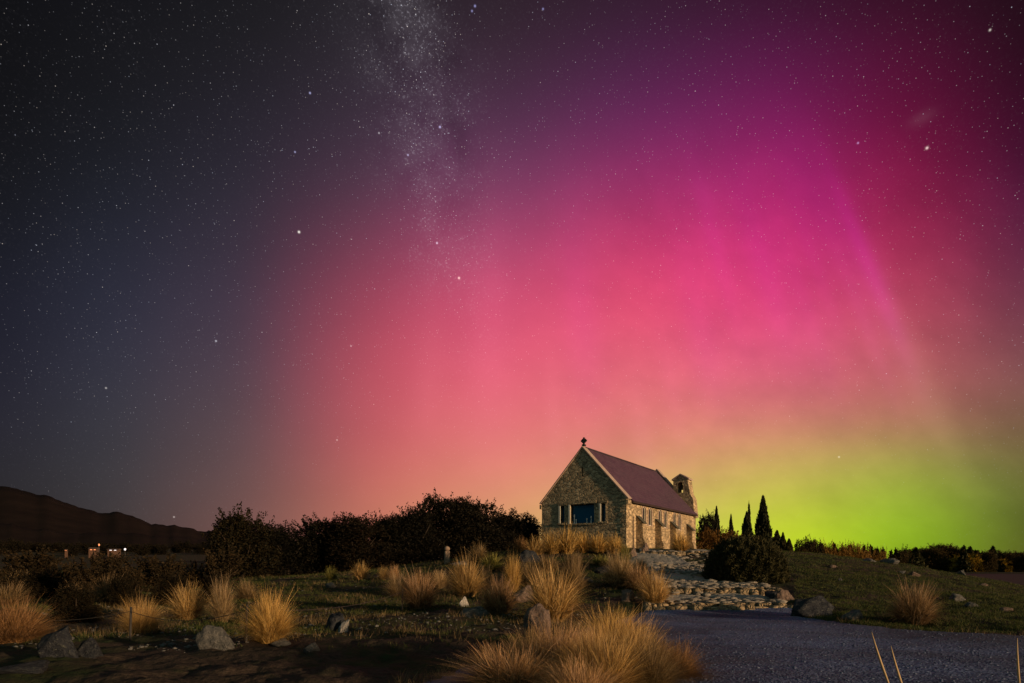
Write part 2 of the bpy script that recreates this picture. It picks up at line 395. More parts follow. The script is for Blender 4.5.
def m_roof():
    m, t, b = mat('roof slates', .62, .35); p = objco(t)
    br = t.node('ShaderNodeTexBrick'); t.put(br.inputs['Vector'], t.node('ShaderNodeTexCoord').outputs['UV'])
    br.inputs['Scale'].default_value = 1.; br.inputs['Brick Width'].default_value = .32; br.inputs['Row Height'].default_value = .24
    br.inputs['Mortar Size'].default_value = .012; br.offset = .5
    br.inputs['Color1'].default_value = (.062, .031, .054, 1); br.inputs['Color2'].default_value = (.088, .046, .070, 1); br.inputs['Mortar'].default_value = (.025, .015, .024, 1)
    n = t.noise(p, 1.4, 5, .6)
    t.put(b.inputs['Base Color'], t.mix(t.mr(n, .35, .75, 0., 0.35), br.outputs['Color'], (.10, .07, .09, 1)))
    bump(t, b, t.m('MULTIPLY', br.outputs['Fac'], -1.), .02, 1.)
    return m
def m_leaf(name, c1, c2, c3, trans=.15, byobj=False):
    m, t, b = mat(name, .75, .15)
    r = t.node('ShaderNodeNewGeometry').outputs['Random Per Island']
    c = t.ramp(r, [(0, c1), (.5, c2), (1, c3)] if not name.startswith('tussock') else [(0, (.07, .05, .03)), (.15, (.12, .085, .045)), (.32, c2), (.6, (.42, .30, .12)), (.8, c3), (1, (.62, .50, .30))])
    oi = t.node('ShaderNodeObjectInfo')
    if byobj: c = t.mix(1., c, oi.outputs['Color'], 'MULTIPLY')
    c = t.vm('SCALE', c, scale=t.mr(oi.outputs['Random'], 0, 1, .8, 1.2, 'LINEAR'))
    t.put(b.inputs['Base Color'], c)
    if trans:
        tr = t.node('ShaderNodeBsdfTranslucent'); t.put(tr.inputs[0], c)
        mx = t.node('ShaderNodeMixShader'); mx.inputs[0].default_value = trans
        out = [n for n in t.n if n.type == 'OUTPUT_MATERIAL'][0]
        t.l.new(b.outputs[0], mx.inputs[1]); t.l.new(tr.outputs[0], mx.inputs[2]); t.l.new(mx.outputs[0], out.inputs[0])
    return m
def m_rock(name, c1, c2, c3):
    m, t, b = mat(name, .88, .2); p = objco(t)
    n = t.noise(p, 3.5, 8, .65); l = t.noise(t.vm('ADD', p, (5, 3, 2)), 9, 5, .7)
    c = t.ramp(n, [(.3, c1), (.5, c2), (.72, c3)])
    c = t.mix(t.mr(l, .56, .66, 0., .5), c, (.13, .14, .11, 1))
    t.put(b.inputs['Base Color'], c)
    h = t.m('ADD', n, t.m('MULTIPLY', l, .4)); bump(t, b, h, .12, 1.)
    return m
def m_emit(name, c, s):
    m, t, b = mat(name); b.inputs['Base Color'].default_value = (*c, 1); b.inputs['Emission Color'].default_value = (*c, 1); b.inputs['Emission Strength'].default_value = s
    return m

M = dict(
    flag=m_rock('flagstone', (.10, .09, .08), (.20, .18, .15), (.34, .30, .25)), ground=m_ground(), gravel=m_gravel(),
    wall=m_stonewall('fieldstone wall'), butt=m_stonewall('fieldstone buttress', 4.0),
    cope=m_plain('dressed coping stone', (.30, .22, .18), (.42, .32, .26), 5, .8),
    trim=m_plain('pale dressed stone', (.50, .46, .36), (.66, .62, .50), 8, .8),
    lead=m_plain('dark lead and iron', (.02, .02, .02), (.045, .04, .035), 10, .6),
    roof=m_roof(), gutter=m_plain('gutter', (.03, .018, .018), (.05, .03, .03), 5, .5),
    slate=m_plain('dark weathered slate', (.05, .048, .035), (.09, .085, .06), 8, .8),
    bronze=m_plain('bronze', (.05, .045, .025), (.09, .075, .04), 8, .5),
    floor=m_plain('church floor', (.05, .04, .03), (.08, .06, .05), 3),
    brass=m_plain('pale metal and wax', (.70, .70, .64), (.82, .82, .78), 5, .35),
    wood=m_plain('weathered wood', (.07, .055, .04), (.13, .10, .075), 9),
    rail=m_plain('pale painted post', (.20, .14, .10), (.28, .21, .15), 9),
    wire=m_plain('fence wire', (.02, .018, .016), (.04, .035, .03), 9, .5),
    step=m_stonewall('cobbled step', 4.6, .62), tread=m_plain('trodden gravel tread', (.16, .15, .135), (.34, .315, .27), 11, .9, .2, .03, 8),
    tussock=m_leaf('tussock blades', (.15, .095, .038), (.34, .225, .080), (.54, .41, .19), .3, True),
    stalk=m_leaf('seed stalks', (.42, .30, .15), (.50, .36, .19), (.60, .46, .27), .2, True),
    grass=m_leaf('short grass', (.022, .040, .009), (.045, .062, .014), (.10, .09, .030), .2),
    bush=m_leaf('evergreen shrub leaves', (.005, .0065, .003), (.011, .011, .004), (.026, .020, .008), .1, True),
    broom=m_leaf('broom twigs', (.022, .019, .009), (.04, .036, .016), (.085, .066, .030), .1, True),
    conif=m_leaf('conifer sprays', (.014, .020, .008), (.026, .032, .012), (.05, .05, .018), .1, True),
    autumn=m_leaf('autumn leaves', (.10, .055, .012), (.18, .10, .02), (.26, .17, .04), .2, True),
    bark=m_plain('bark', (.035, .026, .018), (.07, .05, .035), 12, .9, .2, .02),
    rock=m_rock('grey schist', (.045, .048, .048), (.10, .10, .095), (.20, .19, .17)),
    rockdk=m_rock('dark boulder', (.010, .012, .017), (.024, .027, .034), (.06, .063, .065)),
    rockpk=m_rock('pinkish boulder', (.08, .055, .045), (.17, .12, .095), (.28, .20, .16)),
    rockwh=m_rock('pale quartz rock', (.30, .28, .26), (.46, .43, .39), (.62, .58, .53)),
    hill=m_plain('distant hill', (.009, .006, .005), (.016, .0105, .008), .004, .95, .05, 0, 8),
    water=m_plain('lake water', (.012, .014, .017), (.02, .022, .025), .02, .6, .1, 0),
    housew=m_plain('house wall', (.07, .04, .028), (.10, .055, .035), 1, .9), houser=m_plain('house roof', (.08, .05, .04), (.10, .07, .05), 1, .9),
    lit=m_emit('lit window', (1., .42, .22), .3), litw=m_emit('lamp light', (.8, .85, 1.), .7),
)
# dark blue glass
g, t, b = mat('dark blue window glass', .3, .12); b.inputs['Base Color'].default_value = (.005, .080, .165, 1); M['glass'] = g
g, t, b = mat('leaded lancet glass', .3, .4); p = objco(t); n = t.noise(p, 5, 3)
t.put(b.inputs['Base Color'], t.mix(n, (.02, .022, .025, 1), (.06, .06, .055, 1))); M['lancet'] = g

# ------------------------------------------------------------------ ground sheet (polar grid about the viewer)
def polar(angs, rads, zf, keep=None, name='ground', mt=None, mask=None):
    Aa, Rr = np.meshgrid(angs, rads); X = Rr * np.sin(Aa); Y = Rr * np.cos(Aa); Z = zf(X, Y)
    na = len(angs); idx = np.arange(Aa.size).reshape(Aa.shape)
    q = np.stack([idx[:-1, :-1], idx[:-1, 1:], idx[1:, 1:], idx[1:, :-1]], -1)[:, :, ::-1]
    if mask is not None:
        k = mask(X, Y); kk = k[:-1, :-1] | k[:-1, 1:] | k[1:, 1:] | k[1:, :-1]; q = q[kk]
    q = q.reshape(-1, 4)
    me = nmesh(name, np.stack([X, Y, Z], -1).reshape(-1, 3), q, True)
    bm = bmesh.new(); bm.from_mesh(me); bmesh.ops.delete(bm, geom=[v for v in bm.verts if not v.link_faces], context='VERTS'); bm.to_mesh(me); bm.free()
    return link(name, me, mt)
ra = math.radians
angs = np.concatenate([np.radians(np.arange(-180, -44, 4.)), np.radians(np.arange(-44, 44, .2)), np.radians(np.arange(44, 180.1, 4.))])
rads = np.concatenate([[.02], np.arange(.8, 6, .4), 6 * (48 / 6.) ** (np.linspace(0, 1, 260)), 48 * (9000 / 48.) ** (np.linspace(0.012, 1, 130))])
tag(polar(angs, rads, terrain, name='ground', mt=M['ground']), kind='structure')
def path_z(X, Y):
    sd = path_sd(X, Y); return terrain(X, Y) + np.clip(sd * .12, -.08, .035)
a2 = np.radians(np.arange(-44, 60, .3)); r2 = np.concatenate([np.arange(2, 6, .3), 6 * (22 / 6.) ** (np.linspace(0, 1, 150))])
tag(polar(a2, r2, path_z, name='gravel_path', mt=M['gravel'], mask=lambda X, Y: path_sd(X, Y) > -.4), kind='structure')
# lake
me = nmesh('lake', [(60, 90, -4), (2500, 90, -4), (2500, 3000, -4), (200, 3000, -4)], [(0, 1, 2, 3)])
tag(link('lake', me, M['water']), kind='structure')
# hills on the left: layered ridges
def ridge(name, pts, D, depth, drop=80):
    xs = np.linspace(pts[0][0], pts[-1][0], 220); ys = np.interp(xs, [p[0] for p in pts], [p[1] for p in pts])
    ys = ys + fbm(xs * .06, xs * 0, 3) * 5 + fbm(xs * .35, xs * 0, 8) * 2.2
    V = []; rows = 14
    for k in range(rows):
        f = k / (rows - 1); Dk = D - depth * (1 - f) if k < rows else D
        X = (xs - CX) / F * D * (Dk / D); crest = (HY - ys) / F * D
        z = crest * (f ** 1.25) + EYE - (1 - f) * 5 + fbm(xs * .11 + k * .35, xs * 0 + k * .8, 4) * 30 * f * (1 - f) * (D / 4500)
        V.append(np.stack([X, np.full_like(X, Dk), z], -1))
    X = (xs - CX) / F * D; V.append(np.stack([X * 1.15, np.full_like(X, D * 1.15), np.zeros_like(X)], -1))
    n = len(xs); V = np.concatenate(V); idx = np.arange(len(V)).reshape(-1, n)
    q = np.stack([idx[:-1, :-1], idx[:-1, 1:], idx[1:, 1:], idx[1:, :-1]], -1).reshape(-1, 4)
    return tag(link(name, nmesh(name, V, q, True), M['hill']), kind='structure')
ridge('mountain', [(-420, 455), (-250, 470), (-100, 480), (0, 487), (30, 492), (60, 500), (85, 508), (100, 513), (112, 512), (118, 511), (128, 515), (150, 523), (175, 525), (200, 530), (225, 534), (300, 545), (420, 562)], 5200, 2600)
ridge('hills', [(-300, 500), (-100, 515), (0, 524), (60, 532), (120, 533), (180, 537), (230, 541), (330, 548), (450, 560)], 2600, 900)
ridge('far_hills', [(780, 560), (860, 559), (940, 557), (1000, 554), (1100, 548), (1300, 540)], 3500, 900)

# ------------------------------------------------------------------ the stone church
CH = empty('stone_church', (7.32, 41.5, 2.46), math.atan2(.833, .554), label='small fieldstone church with steep purple roof and a bell turret', cat='church')
CL, CW, EH, RH = 14.0, 6.3, 3.35, 3.42       # length, width, eaves height, roof rise
AP = EH + RH
def arch(cx, z0, z1, hw, pointed=1.0):
    r = hw * 1.25; pts = [(cx - hw, z0), (cx + hw, z0)]
    h = z1 - hw * 1.15
    a = [(cx + hw * math.cos(math.radians(d)), h + hw * 1.15 * math.sin(math.radians(d)) ** .9) for d in range(0, 181, 20)]
    return pts + a
rect = lambda a, b, c, d: [(a, c), (b, c), (b, d), (a, d)]
PO = .10   # parapet above the roof line
gab = [(0, -.6), (CW, -.6), (CW, EH + .05), (CW / 2, AP + PO), (0, EH + .05)]
win_c = (2.28, 4.06, 1.83, 3.10); win_s = [(1.48, 1.78, 1.90, 3.06), (4.52, 4.82, 1.90, 3.06)]
wallg = MB()
wallg.panel(gab, [rect(*win_c), rect(*win_s[0]), rect(*win_s[1]), rect(3.10, 3.20, 4.95, 5.6)], (0, 0, 0), (0, 1, 0), (0, 0, 1), (-1, 0, 0), .5)
LZ0, LZ1, LHW = 1.78, 3.0, .29
lanc = [2.95, 4.05, 5.95, 7.05, 8.95, 10.05]
side = [(.5, -.6), (CL - .5, -.6), (CL - .5, EH), (.5, EH)]
wallg.panel(side, [arch(c, LZ0, LZ1, LHW) for c in lanc], (0, 0, 0), (1, 0, 0), (0, 0, 1), (0, -1, 0), .5)
wallg.panel(side, [], (0, CW, 0), (1, 0, 0), (0, 0, 1), (0, 1, 0), .5)
wallg.panel([(0, -.6), (CW, -.6), (CW, EH + .05), (CW / 2, AP + .30), (0, EH + .05)], [], (CL, 0, 0), (0, 1, 0), (0, 0, 1), (1, 0, 0), .5)
wall = wallg.build('wall', M['wall'], CH)
MB().box((.5, .5, .02), (CL - .5, CW - .5, .1)).build('floor', M['floor'], CH)
# corner stones
q = MB()
for k in range(11):
    z = -.2 + k * .33; a = .42 if k % 2 else .26; bb = .26 if k % 2 else .42
    q.box((-.025, -.025, z), (a, .05, z + .30)); q.box((-.026, -.02, z + .003), (.05, bb, z + .297))
q.build('corner_stones', M['wall'], CH, .012)
# slit surround, main window
wn = MB().box((.3, win_c[0], win_c[2]), (.32, win_c[1], win_c[3])).build('pane', M['glass'])
def window(par, y0, y1, z0, z1, sill=True, mull=()):
    fr = MB(); tk = .07
    fr.box((-.03, y1, z0), (.30, y1 + tk, z1)); fr.box((-.03, y0 - tk, z0), (.30, y0, z1)) if False else None
    f = MB(); f.box((.24, y0, z0), (.3, y0 + .05, z1)); f.box((.24, y1 - .05, z0), (.3, y1, z1)); f.box((.24, y0 + .05, z1 - .05), (.3, y1 - .05, z1)); f.box((.24, y0 + .05, z0), (.3, y1 - .05, z0 + .05))
    win = f.build('window', M['lead'], par)
    MB().box((.27, y0 + .05, z0 + .05), (.285, y1 - .05, z1 - .05)).build('pane', M['glass'], win)
    MB().box((-.035, y1 + .004, z0 - .02), (.05, y1 + .15, z1 + .02)).build('jamb', M['trim'], win, .01)          # left jamb only: raking light put into a paler stone colour
    MB().box((-.012, y0 - .13, z0 - .02), (.05, y0 - .004, z1 + .02)).build('jamb', M['butt'], win, .01)
    if sill: MB().box((-.07, y0 - .2, z0 - .14), (.2, y1 + .2, z0 - .022)).build('sill', M['butt'], win, .01)
    MB().box((-.04, y0 - .2, z1 + .023), (.12, y1 + .2, z1 + .2)).build('lintel', M['butt'], win, .01)
    return win
bpy.data.objects.remove(wn)
window(CH, *win_c); window(CH, *win_s[0]); window(CH, *win_s[1])
# altar cross and candlesticks seen behind the panes: stand on the inner sill, in front of the glass line
for y, h in ((3.84, .62), (3.70, .30), (2.90, .32), (2.58, .46)):
    cb = MB().tube([(0, 0, 0), (0, 0, .03), (0, 0, .04), (0, 0, h * .72), (0, 0, h * .74), (0, 0, h)], [.06, .055, .03, .03, .05, .04], 10)
    c = cb.build('candlestick', M['brass'], None)
    c.parent = CH; c.location = (.17, y, win_c[2] + .005)
for c in lanc:
    A_ = arch(c, LZ0, LZ1, LHW); inn = [(c + (x - c) * .84, LZ0 + .04 + (z - LZ0) * .93) for x, z in A_]
    out = [(c + (x - c) * 1.32, LZ0 - .05 + (z - LZ0) * 1.085 + (0)) for x, z in A_]
    A2 = [(c + (x - c) * .995, LZ0 + .002 + (z - LZ0) * .996) for x, z in A_]
    wi = MB().panel(A2, [inn], (0, .05, 0), (1, 0, 0), (0, 0, 1), (0, -1, 0), .06).build('lancet_window', M['trim'], CH)
    MB().panel(inn, [], (0, .08, 0), (1, 0, 0), (0, 0, 1), (0, -1, 0), .02).build('pane', M['lancet'], wi)
    bars = MB().box((c - .012, .055, LZ0 + .05), (c + .012, .075, LZ1 - .06))
    for k in range(1, 5): bars.box((c - LHW * .78, .058, LZ0 + k * .22), (c - .013, .072, LZ0 + k * .22 + .015)); bars.box((c + .013, .058, LZ0 + k * .22), (c + LHW * .78, .072, LZ0 + k * .22 + .015))
    bars.build('glazing_bar', M['lead'], wi)
    A3 = [(c + (x - c) * 1.005, LZ0 - .002 + (z - LZ0) * 1.004) for x, z in A_]
    MB().panel(out, [A3], (0, -.025, 0), (1, 0, 0), (0, 0, 1), (0, -1, 0), .03).build('surround', M['cope'], wi)
# buttresses
for tpos in (1.6, 5.0, 8.0, 11.7):
    p = [(0, -.6), (-.66, -.6), (-.62, .55), (-.50, .80), (-.45, 1.80), (0.0, 2.25)]
    bt = MB().panel([(-a, b) for a, b in p][::1], [], (tpos, 0, 0), (0, -1, 0), (0, 0, 1), (-1, 0, 0), .52).build('buttress', M['butt'], CH, .015)
    s = Vector((.56, .0, 0)); cp = MB()
    e0 = Vector((tpos - .04, -.52, 1.76)); e1 = Vector((tpos - .04, .0 - .004, 2.28)); n = Vector((0, -.71, .71)) * .06
    vs = [e0, e1, e1 + n, e0 + n]; cp.add(vs + [v + Vector((.60, 0, 0)) for v in vs], [(0, 1, 2, 3), (7, 6, 5, 4), (0, 4, 5, 1), (1, 5, 6, 2), (2, 6, 7, 3), (3, 7, 4, 0)])
    cp.build('cap_stone', M['slate'], bt, .01)
# drain pipe near the front corner
MB().tube([(1.05, -.035, 0), (1.05, -.035, 2.2)], .03, 8).build('downpipe', M['gutter'], CH)
# roof
sl = math.hypot(CW / 2, RH); slope = math.atan2(RH, CW / 2)
def roof_slab(sign):
    th = .10; ov = .22
    e = Vector((0, -ov, -ov * math.tan(slope))) if sign < 0 else Vector((0, CW + ov, -ov * math.tan(slope)))
    base = Vector((0, 0, EH + .0)); r = Vector((0, CW / 2, AP))
    e = e + base; up = Vector((0, -math.sin(slope) if sign < 0 else math.sin(slope), math.cos(slope))) * th
    x0, x1 = .42, CL - .42
    vs = [e, r, r + Vector((0, 0, th / math.cos(slope))), e + up]
    vs = [v + Vector((x0, 0, 0)) for v in vs] + [v + Vector((x1, 0, 0)) for v in vs]
    mb = MB().add(vs, [(0, 1, 2, 3), (7, 6, 5, 4), (0, 4, 5, 1), (1, 5, 6, 2), (2, 6, 7, 3), (3, 7, 4, 0)])
    return mb
rb = roof_slab(-1); rr = roof_slab(1); rb.add(rr.v, rr.f)
roof = rb.build('roof', M['roof'], CH)
uv = roof.data.uv_layers.new(name='UVMap')
for lp in roof.data.loops:
    co = roof.data.vertices[lp.vertex_index].co; uv.data[lp.index].uv = (co.x, co.z / math.sin(slope))
MB().tube([(.44, CW / 2, AP + .16), (CL - .44, CW / 2, AP + .16)], .075, 8).build('ridge_cap', M['roof'], roof)
MB().box((.44, -.32, EH - .30), (CL - .44, -.215, EH - .20)).build('gutter', M['gutter'], roof)
# parapet copings
def coping(x0, x1, top):
    mb = MB(); th = .07
    for sg in (-1, 1):
        e = Vector((0, CW / 2 + sg * (CW / 2 + .12), 0)); zt = AP + top; k = (AP + top - (EH + .05)) / (CW / 2)
        e.z = zt - k * (CW / 2 + .12); r = Vector((0, CW / 2, zt)); a = math.atan(k); up = Vector((0, sg * math.sin(a), math.cos(a))) * th
        vs = [e, r, r + Vector((0, 0, th / math.cos(a))), e + up]
        vs = [v + Vector((x0, 0, .003)) for v in vs] + [v + Vector((x1, 0, .003)) for v in vs]
        mb.add(vs, [(0, 1, 2, 3), (7, 6, 5, 4), (0, 4, 5, 1), (1, 5, 6, 2), (2, 6, 7, 3), (3, 7, 4, 0)])
    return mb
cp1 = coping(-.07, .56, PO).build('coping', M['cope'], CH)
coping(CL - .56, CL + .07, .30).build('coping', M['cope'], CH)
kn = MB()
for x0 in (-.06, CL - .5):
    for y0 in (-.16, CW + .005):
        MB().box((x0, y0, EH - .42), (x0 + .56, y0 + .155, EH - .13)).build('kneeler', M['wall'], CH, .012)
# finial cross
fc = MB(); z0 = AP + PO + .20
fc.box((.1, CW / 2 - .10, z0 - .06), (.34, CW / 2 + .10, z0 + .05)); fc.box((.17, CW / 2 - .05, z0 + .05), (.27, CW / 2 + .05, z0 + .52)); fc.box((.172, CW / 2 - .21, z0 + .24), (.268, CW / 2 + .21, z0 + .35))
ring = [(.22, CW / 2 + .15 * math.cos(a), z0 + .295 + .15 * math.sin(a)) for a in np.linspace(0, 2 * math.pi, 17)]
fc.tube(ring, .04, 6)
fc.build('finial_cross', M['lead'], CH)
# bell turret astride the far gable
bx = CL - .62; TT = 6.12
prof = [(-.10, 3.0), (1.72, 3.0), (1.68, TT), (1.08, TT + .36), (.48, TT), (.28, 4.9), (.05, 4.5)]
op = arch(1.08, 5.02, 5.92, .23)
tur = MB().panel(prof, [op], (bx, 0, 0), (0, 1, 0), (0, 0, 1), (-1, 0, 0), 1.0).build('bell_turret', M['wall'], CH)
tc = MB()
for sg in (-1, 1):
    e = Vector((bx - .07, 1.08 + sg * .72, TT - .06)); r = Vector((bx - .07, 1.08, TT + .37)); u = Vector((0, 0, .11)); X1 = Vector((1.14, 0, 0))
    vs = [e, r, r + u, e + u]; tc.add(vs + [v + X1 for v in vs], [(0, 1, 2, 3), (7, 6, 5, 4), (0, 4, 5, 1), (1, 5, 6, 2), (2, 6, 7, 3), (3, 7, 4, 0)])
tc.build('turret_coping', M['cope'], tur)
bl = MB().tube([(bx + .5, 1.08, 5.72), (bx + .5, 1.08, 5.70), (bx + .5, 1.08, 5.64), (bx + .5, 1.08, 5.50), (bx + .5, 1.08, 5.36), (bx + .5, 1.08, 5.32)], [.02, .07, .10, .12, .17, .18], 16)
bl.tube([(bx + .5, .86, 5.74), (bx + .5, 1.30, 5.74)], .025, 6)
bl.build('bell', M['bronze'], tur, 0, True)

# ------------------------------------------------------------------ stone steps and terrace
def stones_row(mb, a, b, z0, z1, depth, n, seed, jit=.35):
    """a row of rounded cobbles from a to b (xy)"""
    r = random.Random(seed); a = Vector(a); b = Vector(b); d = (b - a); L = d.length; d.normalize(); nn = Vector((d.y, -d.x))
    x = 0
    while x < L:
        wd = L / n * r.uniform(.55, 1.9); hh = (z1 - z0) * r.uniform(.6, 1.12); dp = depth * r.uniform(.8, 1.2)
        c = a + d * (x + wd / 2) + nn * r.uniform(-.13, .13)
        bm = bmesh.new(); bmesh.ops.create_icosphere(bm, subdivisions=2, radius=1)
        vs = []
        for v in bm.verts:
            p = v.co.copy(); p = Vector([math.copysign(abs(k) ** .48, k) for k in p]); p = p * (1 + (rnd.random() - .5) * .10)
            q_ = c + d * (p.x * wd * .5) - nn * (p.y * dp * .5)
            vs.append((q_.x, q_.y, (z0 + z1) / 2 + p.z * hh * .5))
        base = [v.index for v in bm.verts]; fs = [tuple(v.index for v in f.verts) for f in bm.faces]; bm.free()
        mb.add(vs, fs); x += wd * .97
def stone_step(label, pl, pr, D0, D1, z0, z1, slope_up, n, seed, wob=.12):
    a = pt(pl, D0, 0)[:2]; b = pt(pr, D0 + .15, 0)[:2]
    e = empty('stone_step', (*a, z0), label=label, cat='step', group='cobbled steps climbing to the church')
    mb = MB(); zm = z0 + (z1 - z0) * .5
    stones_row(mb, a, b, z0 - .10, z1 - .03, .50, int(n * .75), seed)
    stones_row(mb, (a[0] + .1, a[1] + .42), (b[0] - .1, b[1] + .42), z1 - .26, z1 + .01, .50, int(n * .8), seed + 5)
    r = mb.build('kerb_stones', M['step']); r.parent = e; r.location = (-a[0], -a[1], -z0); r.data.polygons.foreach_set('use_smooth', [True] * len(r.data.polygons))
    # tread
    nx, ny = 60, 40; V = []
    for j in range(ny):
        for i in range(nx):
            f = i / (nx - 1); gk = j / (ny - 1)
            x = a[0] + (b[0] - a[0]) * f + gk * .4; y = a[1] + .3 + (b[1] - a[1]) * f + gk * (D1 - D0)
            ed = min(f, 1 - f) * 2
            V.append((x, y, z1 - .03 + slope_up * gk + .08 * float(fbm(np.array(x * 2.), np.array(y * 2.), seed)) - .12 * max(0, 1 - ed * 9)))
    V = np.array(V); V[:, 2] = np.maximum(V[:, 2], terrain(V[:, 0], V[:, 1]) + .035 - .10 * (np.minimum(np.tile(np.linspace(0, 1, nx), ny), 1 - np.tile(np.linspace(0, 1, nx), ny)) < .05))
    q_ = [(j * nx + i, j * nx + i + 1, (j + 1) * nx + i + 1, (j + 1) * nx + i) for j in range(ny - 1) for i in range(nx - 1)]
    tr = link('tread', nmesh('tread', V, q_, True), M['tread'], e); tr.location = (-a[0], -a[1], -z0)
    return e
stone_step('lowest and widest cobbled step, rising straight from the gravel path', 642, 792, 18.9, 21.6, -.02, .27, .10, 20, 3)
stone_step('second cobbled step from the gravel path, below the round dark shrub', 662, 776, 21.9, 26.6, .32, .66, .22, 20, 7)
stone_step('third cobbled step, left of the round dark shrub', 645, 724, 26.9, 36.3, .86, 1.06, .75, 12, 9)
stone_step('topmost cobbled step, the low terrace edge before the church wall', 638, 716, 36.4, 38.8, 1.86, 2.25, .12, 18, 12)

# ------------------------------------------------------------------ rocks
def rock_mesh(seed, sub=4, flat=.9):
    r = random.Random(seed); bm = bmesh.new(); bmesh.ops.create_icosphere(bm, subdivisions=sub, radius=1)
    planes = []
    for _ in range(15):
        n = Vector((r.gauss(0, 1), r.gauss(0, 1), r.gauss(.2, .8))).normalized(); planes.append((n, r.uniform(.45, .85)))
    from mathutils import noise as mn
    for v in bm.verts:
        p = v.co.copy()
        for n, d in planes:
            k = p.dot(n)
            if k > d: p -= n * (k - d) * .98
        p *= 1 + .10 * mn.noise(p * 2.2 + Vector((seed, 0, 0))) + .07 * mn.noise(p * 5 + Vector((0, seed, 0))) + .035 * mn.noise(p * 14)
        v.co = p
    me = bpy.data.meshes.new('rock'); bm.to_mesh(me); bm.free(); me.polygons.foreach_set('use_smooth', [True] * len(me.polygons)); return me
ROCKM = {}
def rock(px, py, wpx, hpx, mt, label, seed, cat='rock', group=None, rz=0, tilt=0):
    x, y, z = ground_at(px, py); wd = wpx * y / F / 2; hh = hpx * y / F / 2
    key = (seed % 8, mt)
    if key not in ROCKM: me = rock_mesh(seed % 8); me.materials.append(M[mt]); ROCKM[key] = me
    o = bpy.data.objects.new('boulder' if cat == 'boulder' else 'rock', ROCKM[key]); COL.objects.link(o)
    o.location = (x, y + wd * .5, z + hh * .45); o.scale = (wd * 1.12, wd * .9, hh * 1.58); o.rotation_euler = (0, tilt, rz)
    return tag(o, label, cat, group)
G1 = 'rocks lying about the tussock ground'
rock(214, 650, 38, 24, 'rock', 'pale grey angular boulder left of the brightest golden tussock', 1, 'boulder', G1)
rock(47, 659, 54, 36, 'rockdk', 'large dark boulder at the lower left, before the wide reddish tussock', 6, 'boulder', G1)
rock(86, 657, 28, 20, 'rockdk', 'low dark rock just right of the large dark boulder', 3, 'rock', G1)
rock(10, 676, 60, 12, 'rockdk', 'flat dark slab in the bottom left corner', 4, 'rock', G1)
rock(336, 631, 26, 24, 'rockdk', 'dark rounded rock with a white-faced stone leaning on it', 5, 'rock', G1)
rock(343, 633, 13, 17, 'rockwh', 'white-faced stone leaning on a dark rounded rock', 6, 'rock', G1, tilt=.3)
rock(311, 652, 18, 9, 'rock', 'small pale stone on bare soil below the white-faced stone', 7, 'rock', G1)
rock(464, 607, 12, 10, 'rockwh', 'small white stone between two pale tussocks', 0, 'rock', G1)
rock(475, 618, 38, 12, 'rock', 'flat grey slab below the small white stone', 3, 'rock', G1)
rock(539, 646, 34, 40, 'rockpk', 'pinkish boulder standing behind the big foreground tussock', 2, 'boulder', G1)
rock(523, 603, 26, 20, 'rockpk', 'pinkish brown rock beside the drooping tussock', 4, 'rock', G1)
rock(629, 602, 18, 16, 'rockpk', 'pink rock at the foot of the golden tussock by the steps', 5, 'rock', G1)
rock(604, 574, 24, 10, 'rockdk', 'dark flat rock on the green slope below the church', 6, 'rock', G1)
rock(588, 583, 14, 6, 'rock', 'small grey rock on the green slope below the church', 1, 'rock', G1)
rock(532, 563, 24, 14, 'rockdk', 'bluish grey rock among the tussocks left of the slope', 1, 'rock', G1)
rock(458, 566, 22, 6, 'rock', 'low pale rock on the grass before the dark shrubs', 4, 'rock', G1)
rock(280, 647, 22, 7, 'rock', 'low grey stone at the foot of the brightest golden tussock', 0, 'rock', G1)
rock(330, 588, 12, 5, 'rock', 'small pale stone in the grass before the dark shrubs', 2, 'rock', G1)
G2 = 'rocks edging the steps and gravel path'
rock(817, 617, 52, 22, 'rockdk', 'long mossy grey boulder at the right end of the lowest step', 3, 'boulder', G2)
rock(857, 622, 28, 14, 'rock', 'light tan rock right of the long mossy boulder', 6, 'rock', G2)
rock(787, 602, 18, 13, 'rockpk', 'brown rock behind the long mossy boulder', 1, 'rock', G2)
rock(774, 600, 18, 12, 'rockdk', 'small dark rock at the end of the second step', 5, 'rock', G2)
rock(634, 557, 9, 10, 'rockpk', 'upright tan block at the near corner of the church', 0, 'rock', G2)
rock(645, 553, 9, 12, 'rockpk', 'tan block leaning on the church side wall beside the first buttress', 4, 'rock', G2)
G3 = 'rocks on the grassy mound'
for i, (px, py, wp, hp, lb) in enumerate([(835, 568, 8, 3, 'small pale rock high on the left of the grassy mound'), (958, 602, 20, 8, 'pale rock right of the lone tussock on the mound'),
        (973, 607, 16, 5, 'thin flat stone just right of the pale rock on the mound'), (917, 577, 14, 6, 'pale rock on the mound crest above the lone tussock'),
        (903, 574, 10, 4, 'tiny rock left of the pale crest rock'), (963, 575, 12, 6, 'rock on the mound edge beside the grey water'), (985, 586, 10, 3, 'low stone on the right slope of the mound'),
        (871, 562, 20, 4, 'wide low rock on the crest of the mound'), (890, 563, 24, 5, 'dark ledge of rock on the crest, right of the wide low rock'), (1008, 612, 14, 4, 'flat stone near the right edge of the mound'),
        (841, 581, 6, 3, 'tiny pale stone in the green of the mound')]):
    rock(px, py, wp, hp, 'rock' if i % 3 else 'rockpk', lb, i + 1, 'rock', G3, rz=i)

